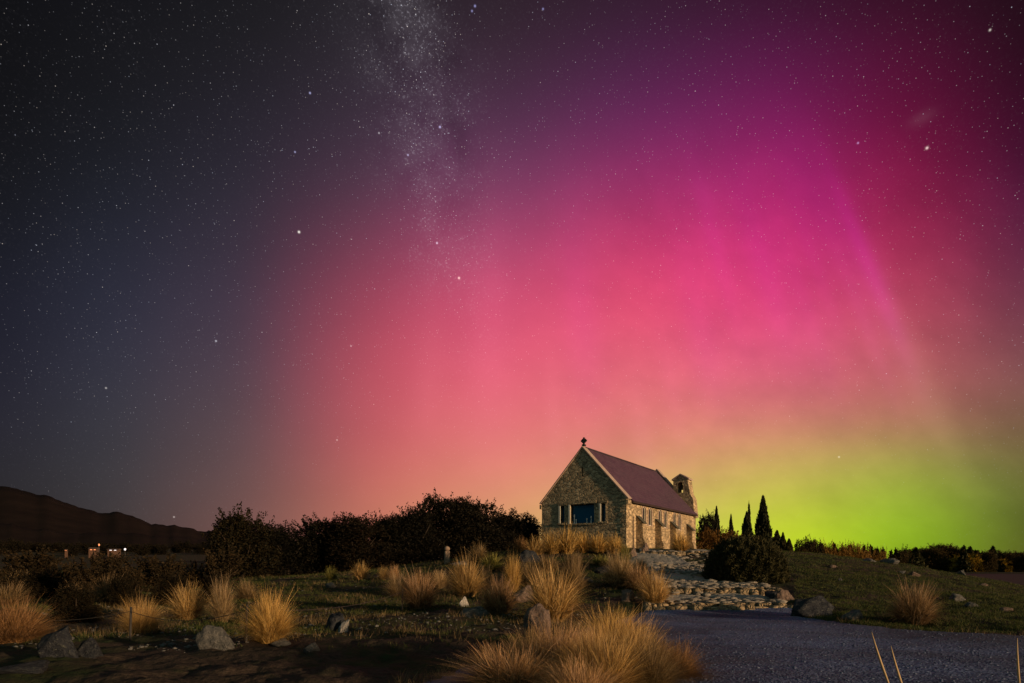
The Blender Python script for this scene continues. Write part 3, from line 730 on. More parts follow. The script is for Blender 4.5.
# ------------------------------------------------------------------ tussocks
def tussock_mesh(seed, n, bw, spread=.5, up=.5, stalks=False, segs=4):
    r = np.random.default_rng(seed); phi = r.uniform(0, 2 * np.pi, n)
    lean = 1.2 * r.uniform(0, 1, n) ** .78 if not stalks else np.clip(np.abs(r.normal(0, .25, n)), 0, .6)
    L = r.uniform(.60, 1.0, n) ** .8 * (1.04 - .30 * lean)
    if stalks: L = r.uniform(.95, 1.22, n)
    if not stalks:
        th = r.uniform(0, 1, n) < .22; L = np.where(th, L * r.uniform(.3, .6, n), L); lean = np.where(th, lean * .6 + .6, lean)      # dead thatch
        phi = phi + .35 * np.sin(phi * 3 + seed) + .2 * np.sin(phi * 7 + 2 * seed)                                            # clumped, not an even fan
    br = np.sqrt(r.uniform(0, 1, n)) * .20
    # uneven: knock lengths by direction lobes
    L = L * (1 + .13 * np.sin(phi * 2 + seed) + .09 * np.sin(phi * 5 + seed * 2))
    bx_ = br * np.cos(phi); by_ = br * np.sin(phi); ph = phi + r.normal(0, .5, n); wob = r.normal(0, .15, n)
    tt = np.linspace(0, 1, segs + 1); V = np.zeros((n, segs + 1, 2, 3)); side = ph + np.pi / 2 + r.normal(0, .8, n)
    for i, t in enumerate(tt):
        h = lean * L * (.45 * t + .55 * t ** 2) * .95
        z = L * t * (1 - .62 * np.minimum(lean, 1.2) ** 1.3 * t ** 1.1)
        if not stalks: z = z
        x = bx_ + np.cos(ph) * h + np.cos(side) * wob * t * t; y = by_ + np.sin(ph) * h + np.sin(side) * wob * t * t
        wd = bw * (1 - t ** 1.5 * .85) * (1.0 if not stalks else (.5 if t < .75 else 2.0 * (1.02 - t) + 1.))
        V[:, i, 0] = np.stack([x - np.cos(side) * wd / 2, y - np.sin(side) * wd / 2, z], -1)
        V[:, i, 1] = np.stack([x + np.cos(side) * wd / 2, y + np.sin(side) * wd / 2, z], -1)
    idx = np.arange(n * (segs + 1) * 2).reshape(n, segs + 1, 2)
    q_ = np.stack([idx[:, :-1, 0], idx[:, :-1, 1], idx[:, 1:, 1], idx[:, 1:, 0]], -1).reshape(-1, 4)
    return nmesh('tussock', V.reshape(-1, 3), q_, True)
TM = {'near': [tussock_mesh(i, 5200, .0056, .42) for i in range(3)], 'mid': [tussock_mesh(10 + i, 2300, .0105, .40) for i in range(4)], 'far': [tussock_mesh(20 + i, 800, .024, .42, segs=3) for i in range(3)]}
TS = {'near': [tussock_mesh(40 + i, 90, .006, stalks=True) for i in range(2)], 'mid': [tussock_mesh(50 + i, 60, .010, stalks=True) for i in range(2)]}
for k in TM:
    for me in TM[k]: me.materials.append(M['tussock'])
for k in TS:
    for me in TS[k]: me.materials.append(M['stalk'])
GT = 'golden tussocks around the church and path'
tc_ = [0]
TONE = {'ash': (.62, .56, .60, 1), 'gold': (1.1, .98, .78, 1), 'pale': (.95, .92, .98, 1), 'dull': (.50, .47, .48, 1), 'red': (.62, .47, .42, 1), 'green': (.5, .62, .35, 1), 'pink': (.95, .80, .82, 1), 'bright': (1.35, 1.18, .78, 1)}
def tussock(px, py, hpx, wpx, tone, label, tilt=0, D=None):
    if D: x = (px - CX) / F * D; y = D; z = tz(x, y)
    else: x, y, z = ground_at(px, py)
    lod = 'near' if y < 14 else 'mid' if y < 30 else 'far'
    i = tc_[0]; tc_[0] += 1; r = random.Random(i * 7 + 1)
    h = hpx * y / F; wd = wpx * y / F
    e = empty('tussock', (x, y, z - .03), r.uniform(0, 6.28), label=label, cat='tussock', group=GT)
    o = link('blades', TM[lod][i % len(TM[lod])], parent=e); k_ = {'near': .80, 'mid': .78, 'far': .88}[lod]; o.scale = (wd * k_, wd * k_, h * 1.0); o.rotation_euler = (0, tilt, 0); o.color = TONE[tone]
    if lod != 'far':
        s = link('seed_stalks', TS[lod][i % 2], parent=e); s.scale = (wd * .75, wd * .75, h * .90); s.color = TONE[tone]
    if tilt: e.rotation_euler = (0, 0, 0)
    return e
TL = [
 (270, 642, 54, 62, 'bright', 'brightest golden tussock, right of the pale grey boulder'),
 (188, 620, 40, 48, 'gold', 'full golden tussock above left of the pale grey boulder'),
 (222, 622, 48, 30, 'pale', 'tall thin pale tussock just above the pale grey boulder'),
 (140, 634, 40, 46, 'gold', 'spiky dull gold tussock between the large dark boulder and the full golden tussock'),
 (108, 604, 30, 40, 'dull', 'dim brown tussock behind the spiky dull gold one'),
 (14, 642, 46, 84, 'red', 'wide reddish tussock at the left edge, behind the large dark boulder'),
 (420, 608, 40, 50, 'pink', 'pale-topped tussock with a dark heart, left of the small white stone'),
 (398, 597, 28, 30, 'pale', 'smaller whitish tussock touching the dark-hearted one on its left'),
 (331, 580, 17, 15, 'green', 'small greenish tuft at the foot of the dark shrubs'),
 (361, 580, 22, 20, 'gold', 'yellow tuft at the foot of the dark shrubs'),
 (384, 580, 15, 14, 'gold', 'small gold tuft right of the yellow one under the shrubs'),
 (394, 581, 18, 16, 'pink', 'pinkish tuft behind the smaller whitish tussock'),
 (467, 597, 42, 46, 'gold', 'tawny tussock above the small white stone'),
 (486, 590, 26, 20, 'pale', 'pale wispy tuft at the right of the tawny tussock'),
 (513, 592, 40, 22, 'bright', 'narrow upright bright yellow tussock'),
 (499, 614, 40, 52, 'pink', 'drooping pinkish tussock beside the pinkish brown rock'),
 (552, 622, 60, 72, 'gold', 'large spreading golden tussock behind the pinkish boulder'),
 (573, 594, 42, 40, 'dull', 'tall dark tawny tussock behind the large spreading one'),
 (478, 562, 22, 26, 'dull', 'dull tussock right of the small stone post'),
 (492, 570, 20, 26, 'green', 'greenish tussock in the hollow right of the stone post'),
 (496, 550, 14, 14, 'red', 'small reddish tuft against the dark shrubs'),
 (521, 552, 18, 18, 'red', 'reddish tuft at the right end of the dark shrubs'),
 (535, 555, 22, 28, 'gold', 'brown tussock under the left corner of the church gable'),
 (552, 554, 27, 30, 'bright', 'tall gold tussock under the left side window of the gable'),
 (567, 554, 32, 28, 'bright', 'highest gold tussock under the left of the big blue window'),
 (583, 553, 25, 26, 'bright', 'light gold tussock under the middle of the big blue window'),
 (599, 553, 24, 26, 'bright', 'round gold tussock under the right of the big blue window'),
 (614, 554, 23, 26, 'bright', 'pale round tussock under the right side of the gable'),
 (624, 563, 22, 16, 'green', 'yellow green tuft at the near corner of the church'),
 (548, 572, 20, 34, 'dull', 'dull low tussock below the row under the gable'),
 (574, 569, 18, 28, 'dull', 'grey brown low tussock below the middle of the row'),
 (619, 587, 38, 44, 'pale', 'pale swept tussock left of the steps'),
 (637, 590, 28, 34, 'pink', 'short tussock between the pale swept one and the golden one'),
 (655, 605, 40, 40, 'gold', 'dense golden tussock at the left end of the lowest step'),
 (681, 552, 24, 24, 'bright', 'golden tussock against the church side wall'),
 (8, 606, 26, 46, 'dull', 'dim tussock at the left edge above the wide reddish one'),
 (22, 588, 20, 40, 'dull', 'far dim tussock near the left edge among the scrub bushes'),
 (74, 606, 24, 34, 'dull', 'dim ragged tussock left of the brown one, in front of the scrub bushes'),
 (246, 600, 22, 30, 'dull', 'dim tussock behind the brightest golden one, under the spire-topped shrub tree'),
 (440, 588, 20, 28, 'pale', 'thin pale tuft between the dark-hearted tussock and the tawny one'),
 (530, 584, 26, 34, 'dull', 'dull tussock between the bright upright one and the tall dark tawny one'),
 (601, 566, 14, 24, 'green', 'low greenish tuft on the slope under the right of the gable'),
 (640, 573, 18, 22, 'pale', 'small pale tuft beside the path above the swept tussock'),
 (915, 624, 46, 62, 'ash', 'lone round tussock on the right of the grassy mound'),
]
for t_ in TL: tussock(*t_)
for px, D, hpx, wpx, tone, lb in [
 (512, 6.9, 52, 130, 'pink', 'left wing of the big tussock clump at the bottom, spilling over bare soil'),
 (556, 7.4, 66, 104, 'pink', 'pinkish tussock in front of the pinkish boulder'),
 (530, 8.2, 46, 90, 'gold', 'golden tussock of the bottom clump just left of the pinkish boulder'),
 (632, 7.6, 66, 90, 'gold', 'golden tussock of the bottom clump between the tall back one and the reddish wing'),
 (580, 6.1, 52, 110, 'pink', 'nearest low pinkish tussock at the bottom edge of the picture'),
 (604, 6.7, 74, 110, 'gold', 'central golden tussock of the big bottom clump'),
 (612, 9.6, 52, 90, 'bright', 'tall golden tussock at the back of the big bottom clump'),
 (580, 8.8, 44, 80, 'pink', 'fluffy tussock behind the central one of the bottom clump'),
 (648, 6.8, 62, 90, 'dull', 'darker tussock right of the central one of the bottom clump'),
 (672, 7.6, 42, 84, 'red', 'reddish right wing of the bottom clump beside the gravel')]:
    tussock(px, 0, hpx, wpx, tone, lb, D=D)
# a few nearer stalks leaning at the lower right
for i, (px, ytop, D, leanx, lb) in enumerate([(912, 632, 3.2, -.20, 'longer pale seed stalk leaning left over the gravel'), (923, 646, 3.3, -.16, 'shorter pale seed stalk leaning left over the gravel'), (1023, 638, 3.2, -.01, 'upright pale seed stalk at the right edge')]):
    x = (px - CX) / F * D; z = tz(x, D); zt = EYE - (ytop - HY) * D / F
    pts = [(x + .55 * abs(leanx) * (1 - t) ** 1.0 + leanx * t * .9 + .02 * math.sin(t * 5), D, z + (zt - z) * t) for t in np.linspace(0, 1, 12)]
    e = empty('grass_stalk', (pts[0]), label=lb, cat='grass stalk', group='seed stalks close to the viewer')
    o = MB().tube([tuple(np.array(p) - np.array(pts[0])) for p in pts], .0026, 6, .0012).build('stem', M['stalk'], e, smooth=True)
    hd = MB().tube([tuple(np.array(p) - np.array(pts[0])) for p in pts[7:]], [.002, .0045, .006, .0045, .0012], 6).build('seed_head', M['stalk'], e, smooth=True)

# ------------------------------------------------------------------ short grass and pebbles
def scatter_grass(name, n, px0, px1, D0, D1, hmin, hmax, dens, seed, bw=.012):
    r = np.random.default_rng(seed); D = D0 * (D1 / D0) ** (r.uniform(0, 1, n) ** .85); px = r.uniform(px0, px1, n)
    X = (px - CX) / F * D; Y = D
    keep = (path_sd(X, Y) < .02 + .25 * r.uniform(0, 1, n) ** 3) & (r.uniform(0, 1, n) < dens(X, Y))
    u = (X - 7.4) * .554 + (Y - 41.5) * .833; v = -(X - 7.4) * .833 + (Y - 41.5) * .554
    keep &= ~((u > -.1) & (u < 13.5) & (v > -.1) & (v < 6.4))
    onstep = (px > 635) & (px < 795) & (D > 18) & (D < 27.5) | (px > 635) & (px < 722) & (D >= 27.5) & (D < 40)
    keep &= ~onstep
    X = X[keep]; Y = Y[keep]; Z = terrain(X, Y); n = len(X)
    k = 3; X = np.repeat(X, k) + r.normal(0, .04, n * k); Y = np.repeat(Y, k) + r.normal(0, .04, n * k); Z = np.repeat(Z, k) - .01; n = len(X)
    h = r.uniform(hmin, hmax, n) * (.6 + .8 * vnoise(X * 1.5, Y * 1.5, 7)); ph = r.uniform(0, 6.28, n); ln = r.uniform(.1, .8, n) * h; s = r.uniform(0, 6.28, n)
    w_ = bw * (.6 + Y / 25)
    V = np.zeros((n, 3, 3)); V[:, 0] = np.stack([X - np.cos(s) * w_ / 2, Y - np.sin(s) * w_ / 2, Z], -1); V[:, 1] = np.stack([X + np.cos(s) * w_ / 2, Y + np.sin(s) * w_ / 2, Z], -1)
    V[:, 2] = np.stack([X + np.cos(ph) * ln, Y + np.sin(ph) * ln, Z + h], -1)
    return tag(link(name, nmesh(name, V.reshape(-1, 3), np.arange(n * 3).reshape(-1, 3)), M['grass']), kind='stuff')
tag(scatter_grass('mound_grass', 95000, 700, 1100, 13, 50, .03, .09, lambda X, Y: .35 + .65 * vnoise(X * .5, Y * .5, 2), 3), 'short green turf covering the mound right of the church', 'grass')
tag(scatter_grass('meadow_grass', 90000, -60, 660, 7, 48, .03, .11, lambda X, Y: sstep(vnoise(X * .6, Y * .6, 4) + .25 * sstep(Y, 15, 25), .35, .8) * sstep(Y + 1.5 * vnoise(X, Y, 8), 11, 14), 4), 'patchy short grass between the tussocks left of the path', 'grass')
DRY = m_leaf('dry grass', (.05, .035, .018), (.11, .08, .04), (.24, .17, .08), .2)
def scatter_dry(*a):
    o = scatter_grass(*a); o.data.materials.clear(); o.data.materials.append(DRY); return o
tag(scatter_dry('dry_grass', 42000, -60, 660, 7.5, 46, .06, .20, lambda X, Y: sstep(vnoise(X * .9, Y * .9, 41), .52, .85) * sstep(Y, 10, 14), 14, .010), 'straggling dry brown grass between the tussocks', 'dry grass')
tag(scatter_dry('path_weeds', 9000, 380, 1120, 6, 20, .04, .16, lambda X, Y: (np.abs(path_sd(X, Y)) < .3) * 1.0, 15, .010), 'dry weeds along the edge of the gravel path', 'weeds')
def pebbles(name, n, test, D0, D1, px0, px1, smin, smax, seed, mt, label, zf, flat=.6):
    r = np.random.default_rng(seed); ico = bmesh.new(); bmesh.ops.create_icosphere(ico, subdivisions=1, radius=1)
    BV = np.array([v.co[:] for v in ico.verts]); BF = np.array([[v.index for v in f.verts] for f in ico.faces]); ico.free()
    D = D0 * (D1 / D0) ** r.uniform(0, 1, n); px = r.uniform(px0, px1, n); X = (px - CX) / F * D; k = test(X, D); X = X[k]; Y = D[k]; n = len(X); Z = zf(X, Y)
    s = smin * (smax / smin) ** (r.uniform(0, 1, n) ** 2.5); sc = s[:, None] * r.uniform(.6, 1.2, (n, 3)); sc[:, 2] *= flat
    V = BV[None] * sc[:, None] * r.uniform(.8, 1.2, (n, len(BV), 1)); a = r.uniform(0, 6.28, n)
    x = V[..., 0] * np.cos(a)[:, None] - V[..., 1] * np.sin(a)[:, None]; y = V[..., 0] * np.sin(a)[:, None] + V[..., 1] * np.cos(a)[:, None]
    V = np.stack([x + X[:, None], y + Y[:, None], V[..., 2] + Z[:, None]], -1)
    Fc = BF[None] + (np.arange(n) * len(BV))[:, None, None]
    return tag(link(name, nmesh(name, V.reshape(-1, 3), Fc.reshape(-1, 3), True), mt), label, 'pebbles', None, 'stuff')
gr, t, b = mat('loose stones', .85, .3); rr_ = t.node('ShaderNodeNewGeometry').outputs['Random Per Island']
t.put(b.inputs['Base Color'], t.ramp(rr_, [(0, (.022, .032, .065)), (.6, (.05, .07, .13)), (1, (.115, .135, .20))]))
pebbles('gravel_pebbles', 22000, lambda X, Y: path_sd(X, Y) > .05, 4, 18.8, 380, 1120, .006, .028, 5, gr, 'loose grey stones lying over the gravel path', path_z)
pebbles('meadow_pebbles', 8000, lambda X, Y: (path_sd(X, Y) < 0) & (Y > 9.5 + 2 * vnoise(X, Y, 3)) & (vnoise(X * .6, Y * .6, 12) > .40), 7, 36, -40, 640, .014, .07, 6, M['rock'], 'loose small stones on the soil left of the path', terrain)

def step_z(X, Y): return np.maximum(np.interp(Y, [18.9, 21.6, 21.9, 26.6, 27.2, 36, 36.4, 38.8], [.27, .37, .66, .88, 1.1, 1.85, 2.25, 2.37]), terrain(X, Y) + .02) - .03
def on_steps(X, Y):
    px = CX + F * X / Y; lo = np.where(Y < 27, 655, 650); hi = np.interp(Y, [19, 21.6, 22, 26.6, 27.2, 38], [788, 786, 772, 745, 718, 714])
    return (px > lo) & (px < hi) & (vnoise(X * 1.2, Y * 1.2, 33) > .30)
pebbles('path_cobbles', 2600, on_steps, 19.4, 38.5, 640, 790, .05, .30, 9, M['flag'], 'half buried stones scattered over the treads of the cobbled steps', step_z, .28)
# ------------------------------------------------------------------ shrubs and trees
def leaf_cloud(P, N, size, seed, elong=1.6):
    r = np.random.default_rng(seed); n = len(P)
    a = N + r.normal(0, .8, (n, 3)); a /= np.linalg.norm(a, axis=1, keepdims=True) + 1e-9
    b = np.cross(a, r.normal(0, 1, (n, 3))); b /= np.linalg.norm(b, axis=1, keepdims=True) + 1e-9
    s = (size * r.uniform(.6, 1.3, n))[:, None]
    V = np.stack([P - a * s * elong * .5, P + b * s * .5, P + a * s * elong * .5, P - b * s * .5], 1)
    return V.reshape(-1, 3), np.arange(n * 4).reshape(-1, 4)
def bush_mesh(seed, n, leaf, lobes=14, spiky=.0, flat=1.):
    """uneven crown filling a unit box: x,y in -.5...5, z 0..1"""
    r = np.random.default_rng(seed); P = []; N = []
    for k in range(lobes):
        a = r.uniform(0, 6.28); rr_ = r.uniform(0, .30); cz = r.uniform(.22, .74); lr = np.array([r.uniform(.13, .25), r.uniform(.13, .25), r.uniform(.13, .24)])
        c = np.array([rr_ * np.cos(a), rr_ * np.sin(a), cz * flat]); m = n // lobes
        d = r.normal(0, 1, (m, 3)); d /= np.linalg.norm(d, axis=1, keepdims=True)
        rad = r.uniform(.35, 1, m) ** .5 * (1 + .16 * np.sin(d[:, 0] * 9 + k) * np.sin(d[:, 2] * 8 + k))
        P.append(c + d * lr * rad[:, None]); N.append(d)
    # skirt to the ground
    m = n // 5; a = r.uniform(0, 6.28, m); q_ = r.uniform(.1, .40, m) ; P.append(np.stack([q_ * np.cos(a), q_ * np.sin(a), r.uniform(0, .45, m)], -1)); N.append(np.stack([np.cos(a), np.sin(a), a * 0 + .3], -1))
    # twigs that break the outline
    for k in range(int(40)):
        a = r.uniform(0, 6.28); e = r.uniform(.15, 1.3); d = np.array([np.cos(a) * np.cos(e), np.sin(a) * np.cos(e), np.sin(e)])
        b0 = np.array([0, 0, .45]) + d * np.array([.36, .36, .40]); m = 26; t_ = np.linspace(0, r.uniform(.06, .17) * (1 + spiky), m)[:, None]
        P.append(b0 + (d * .6 + np.array([0, 0, .6])) * t_ + r.normal(0, .012, (m, 3))); N.append(np.repeat((d + [0, 0, .5])[None], m, 0))
    P = np.concatenate(P); N = np.concatenate(N); P[:, 2] = np.maximum(P[:, 2], .0)
    V, Fc = leaf_cloud(P, N, leaf, seed); return nmesh('crown', V, Fc)
def limbs_mesh(seed, k=7, h=.7, r0=.03):
    r = random.Random(seed); mb = MB(); mb.tube([(0, 0, -.05), (.01, 0, .15), (.0, .01, .35)], r0, 8, r0 * .6)
    for i in range(k):
        a = i * 6.28 / k + r.uniform(-.3, .3); z0 = r.uniform(.08, .3); L = r.uniform(.22, .36)
        mb.tube([(0, 0, z0), (math.cos(a) * L * .5, math.sin(a) * L * .5, z0 + .2 * h), (math.cos(a) * L, math.sin(a) * L, z0 + r.uniform(.35, .6) * h)], r0 * .5, 6, r0 * .12)
    me = bpy.data.meshes.new('trunk'); me.from_pydata(mb.v, [], mb.f); return me
BM = [bush_mesh(60 + i, 26000, .017, 22) for i in range(4)]; BS = [bush_mesh(70 + i, 3500, .034, 10, 1.) for i in range(3)]; LM = [limbs_mesh(i) for i in range(3)]
for me in LM: me.materials.append(M['bark'])
MATC = {}
def crown_of(me, mt):
    key = (me.name, mt)
    if key not in MATC:
        c = me.copy() if me.materials else me
        c.materials.clear(); c.materials.append(M[mt]); MATC[key] = c
    return MATC[key]
def plant(name, me, li, x, y, z, wd, h, mt, color, label, cat, group, rz=0, trunk='trunk'):
    e = empty(name, (x, y, z), rz, label=label, cat=cat, group=group)
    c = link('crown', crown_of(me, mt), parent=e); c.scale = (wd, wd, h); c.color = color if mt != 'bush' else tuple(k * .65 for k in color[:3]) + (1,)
    t_ = link(trunk, LM[li % 3], parent=e); t_.scale = (wd, wd, h)
    return e
def place_top(px, ytop, ybase, D=None):
    if D is None: x, y, z = ground_at(px, ybase)
    else: x = (px - CX) / F * D; y = D; z = tz(x, y)
    return x, y, z, EYE + (HY - ytop) * y / F - z
GB = 'dark shrub trees in a row left of the church'
for i, (px, top, D, wpx, c, lb) in enumerate([
    (243, 505, 38, 66, (1.3, 1.1, .8, 1), 'leftmost dark shrub tree, spire-topped, standing apart from the hill slope'),
    (287, 521, 40, 62, (.7, .7, .7, 1), 'low dark shrub tree between the spire-topped one and the broad one'),
    (322, 514, 41, 66, (.8, .75, .7, 1), 'broad dark shrub tree above the small greenish tuft'),
    (356, 511, 40, 62, (1.1, .8, .6, 1), 'brownish shrub tree above the yellow tuft'),
    (388, 512, 42, 54, (.8, .7, .6, 1), 'dark shrub tree left of the dip in the row'),
    (416, 503, 42, 56, (.7, .65, .6, 1), 'dark shrub tree behind and left of the stone post'),
    (446, 490, 44, 70, (.75, .65, .55, 1), 'tallest dark shrub tree, its top above the stone post'),
    (478, 498, 45, 62, (.7, .62, .55, 1), 'dark shrub tree just right of the tallest one'),
    (504, 508, 47, 56, (.6, .55, .5, 1), 'sloping dark shrub tree next to last before the church'),
    (523, 513, 50, 38, (.5, .48, .45, 1), 'last rounded dark shrub tree beside the church gable')]):
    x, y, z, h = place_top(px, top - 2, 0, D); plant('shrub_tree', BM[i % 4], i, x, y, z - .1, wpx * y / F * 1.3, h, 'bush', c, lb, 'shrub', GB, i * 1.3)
# round broom shrub by the steps
def broom_mesh(seed, n):
    r = np.random.default_rng(seed); phi = r.uniform(0, 6.28, n); ct = r.uniform(-.05, 1, n); st = (1 - np.abs(ct) ** 2.4) ** (1 / 2.4)
    rad = r.uniform(.55, 1, n) ** .6 * (1 + .02 * np.sin(phi * 5) + .03 * np.sin(phi * 13 + 2 + ct * 9) + .04 * np.sin(phi * 23 - ct * 17))
    d = np.stack([st * np.cos(phi), st * np.sin(phi), ct], -1); P = d * rad[:, None] * np.array([.5, .5, .92]); P[:, 2] = np.maximum(P[:, 2], 0) ** .9
    V, Fc = leaf_cloud(P, d * .6 + np.array([0, 0, .9]), .0115, seed, 6.5); return nmesh('crown', V, Fc)
x, y, z, h = place_top(757, 530, 584); 
plant('round_shrub', broom_mesh(5, 60000), 1, x, y + 1.2, z - .15, 84 * y / F, h * 1.04, 'broom', (1.1, 1.22, .95, 1), 'large round dark shrub between the steps and the grassy mound', 'shrub', None)
# conifers
def conifer_mesh(seed, n, leaf, tiers=0, power=1., droop=.3):
    r = np.random.default_rng(seed); z = r.uniform(0.02, 1, n) ** (1.25); phi = r.uniform(0, 6.28, n)
    R = .5 * (1 - z) ** power * (1 + .12 * np.sin(phi * 3 + z * 20) + .1 * np.sin(phi * 7 - z * 31))
    if tiers: R = R * (.55 + .45 * ((z * tiers + .3 * np.sin(phi * 2)) % 1.) [::1])
    q_ = r.uniform(.45, 1, n); P = np.stack([R * q_ * np.cos(phi), R * q_ * np.sin(phi), z], -1)
    N = np.stack([np.cos(phi), np.sin(phi), np.full(n, .9 if not tiers else -.25)], -1); V, Fc = leaf_cloud(P, N, leaf, seed, 2.2); return nmesh('crown', V, Fc)
CYP = [conifer_mesh(80, 7000, .04, 0, .8), conifer_mesh(81, 7000, .04, 0, .65)]; FIR = conifer_mesh(82, 2600, .06, 9, .9); FARC = [conifer_mesh(83 + i, 900, .08, 7, .9) for i in range(2)]
LEANP = MB().tube([(0, 0, -.1), (0, 0, .9)], .03, 8, .006); PTR = bpy.data.meshes.new('trunk'); PTR.from_pydata(LEANP.v, [], LEANP.f); PTR.materials.append(M['bark'])
def conifer(px, top, D, wpx, me, color, label, group, name='cypress_tree', cat='tree', mt='conif'):
    x, y, z, h = place_top(px, top, 0, D); e = empty(name, (x, y, z - .1), px, label=label, cat=cat, group=group)
    c = link('crown', crown_of(me, mt), parent=e); c.scale = (wpx * 1.25 * D / F, wpx * 1.25 * D / F, h + .1); c.color = color
    t_ = link('trunk', PTR, parent=e); t_.scale = (2, 2, h); return e
GC = 'trees behind the round shrub'
cc = (.75, .72, .7, 1)
conifer(763, 498, 72, 24, CYP[0], cc, 'tallest pointed cypress above the round shrub', GC)
conifer(747, 513, 70, 17, CYP[1], cc, 'blunt cypress just left of the tallest pointed one', GC)
conifer(749, 506, 95, 12, FIR, cc, 'thin open-topped fir rising behind the blunt cypress', GC, 'fir_tree')
conifer(731, 516, 76, 11, CYP[0], cc, 'small slim cypress midway between the church and the tallest one', GC)
conifer(716.5, 508, 74, 13, CYP[0], cc, 'slim pointed cypress beside the round-crowned tree', GC)
conifer(783, 533, 60, 12, CYP[0], (1.2, .95, .6, 1), 'short pointed cypress at the right edge of the round shrub', GC)
conifer(789, 539, 58, 11, CYP[1], (1.3, 1.0, .6, 1), 'lowest pointed cypress at the end of the round shrub', GC)
conifer(777, 531, 64, 14, CYP[1], (.8, .7, .6, 1), 'low dark cypress just right of the tallest pointed one', GC)
x, y, z, h = place_top(708, 509, 0, 66); plant('round_tree', BM[2], 1, x, y, z, 30 * y / F, h, 'bush', cc, 'round-crowned dark tree against the far corner of the church', 'tree', GC)
for px, top, wpx, lb in [(702, 531, 24, 'orange brown bush at the far corner of the church'), (716, 532, 26, 'orange brown bush under the slim pointed cypress'), (732, 533, 22, 'orange brown bush under the small slim cypress')]:
    x, y, z, h = place_top(px, top, 0, 56); plant('autumn_bush', BS[0], 0, x, y, z, wpx * y / F * 1.1, h * 1.05, 'autumn', (.8, .7, .7, 1), lb, 'bush', 'autumn bushes beyond the church', px)
# tree line beyond the mound and across the water
GF = 'distant trees beyond the mound'
i = 0
for px, top, wpx, kind in [(805, 545, 16, 'r'), (812, 543, 16, 'r'), (821, 545, 12, 'c'), (828, 548, 16, 'a'), (834, 545.5, 11, 'c'), (841, 550, 16, 'a'), (850, 546.5, 11, 'c'), (846, 549, 14, 'a'), (857, 550, 14, 'a'), (864, 547.5, 11, 'c'),
        (871, 548, 12, 'c'), (867, 552, 16, 'a'), (877, 550, 10, 'c'), (883, 550.5, 10, 'c'), (880, 554, 14, 'a'), (891, 552, 10, 'c'), (896, 551, 10, 'c'), (902, 553, 14, 'r'), (910, 550, 18, 'r'), (919, 551, 18, 'y'), (916, 549, 12, 'c'),
        (930, 549.5, 22, 'r'), (941, 548, 28, 'r'), (953, 549, 24, 'r'), (947, 554, 22, 'y'), (964, 546.5, 9, 'c'), (970, 549, 12, 'c'), (966, 555, 22, 'y'), (976, 551, 14, 'c'), (984, 553, 18, 'y'), (985, 552, 14, 'r'), (993, 549, 11, 'c'),
        (1003, 552, 20, 'r'), (1013, 553, 22, 'r'), (1024, 553, 22, 'r'), (1036, 552, 24, 'r'), (1050, 550, 24, 'r'), (923, 556, 12, 'r'), (998, 560, 16, 'y')]:
    D = 170 if px < 905 else 640 + (i % 5) * 25
    if kind == 'y': D -= 40
    top -= (3.5 if kind in 'ra' else 1.5) if px < 905 else (rnd.uniform(0, 2.5) if px < 1000 else 0); i += 1; x = (px - CX) / F * D; z = tz(x, D) if px < 905 else max(tz(x, D), -4.3); h = EYE + (HY - top) * D / F - z
    wd = wpx * D / F
    wd *= 2.3 if kind == 'c' else 1.9
    if kind == 'c': me, mt, c, lb, nm = FARC[i % 2], 'conif', (1., .85, .6, 1), 'dark pointed conifer in the distant tree line beyond the mound', 'conifer_tree'
    elif kind == 'r': me, mt, c, lb, nm = BM[i % 4], 'bush', (3.2, 2.4, 1.5, 1), 'rounded dark tree in the distant tree line beyond the mound', 'round_tree'
    elif kind == 'y': me, mt, c, lb, nm = BM[i % 4], 'autumn', (1.7, 1.8, .7, 1), 'yellowish tree in the distant line beside the water', 'yellow_tree'
    else: me, mt, c, lb, nm = BM[i % 4], 'autumn', (1.0, .92, .85, 1), 'orange brown tree in the distant line beyond the mound', 'autumn_tree'
    e = empty(nm, (x, D, z - .3), i, label=lb, cat='tree', group={'c': 'distant conifers', 'r': 'distant rounded trees', 'y': 'distant yellowish trees', 'a': 'distant orange brown trees'}[kind])
    c_ = link('crown', crown_of(me, mt), parent=e); c_.scale = (wd, wd, h * (1. if kind == 'c' else 1.14)); c_.color = c
    t_ = link('trunk', PTR, parent=e); t_.scale = (8, 8, h * .8)
# scrub on the left
GS = 'dim scrub bushes on the left plain'
for i, (px, top, base, wpx, lb) in enumerate([
    (28, 553, 586, 52, 'dim scrub bush at the left edge above the wide reddish tussock'), (62, 560, 596, 50, 'dim scrub bush left of the village lights, low on the slope'),
    (92, 557, 600, 54, 'dim scrub bush directly below the village lights'), (128, 560, 594, 50, 'dim scrub bush above the spiky dull gold tussock'), (160, 556, 592, 54, 'dim scrub bush above the full golden tussock'),
    (196, 558, 588, 44, 'dim scrub bush left of the spire-topped shrub tree'), (222, 552, 588, 44, 'dim brown bush at the foot of the spire-topped shrub tree'), (110, 552, 580, 44, 'dim scrub bush behind the others right of the village lights'), (4, 566, 606, 44, 'dark scrub bush cut by the left edge')]):
    x, y, z, h = place_top(px, top + (0, 7, 2, 9, 3, 6, 0, 4, 5)[i], base); plant('scrub_bush', BS[i % 3], i, x, y, z, wpx * y / F * (1.1, .8, 1., .75, 1.1, .8, 1, 1, 1)[i], h * 1.05, 'broom', (.50, .40, .34, 1), lb, 'bush', GS, i)
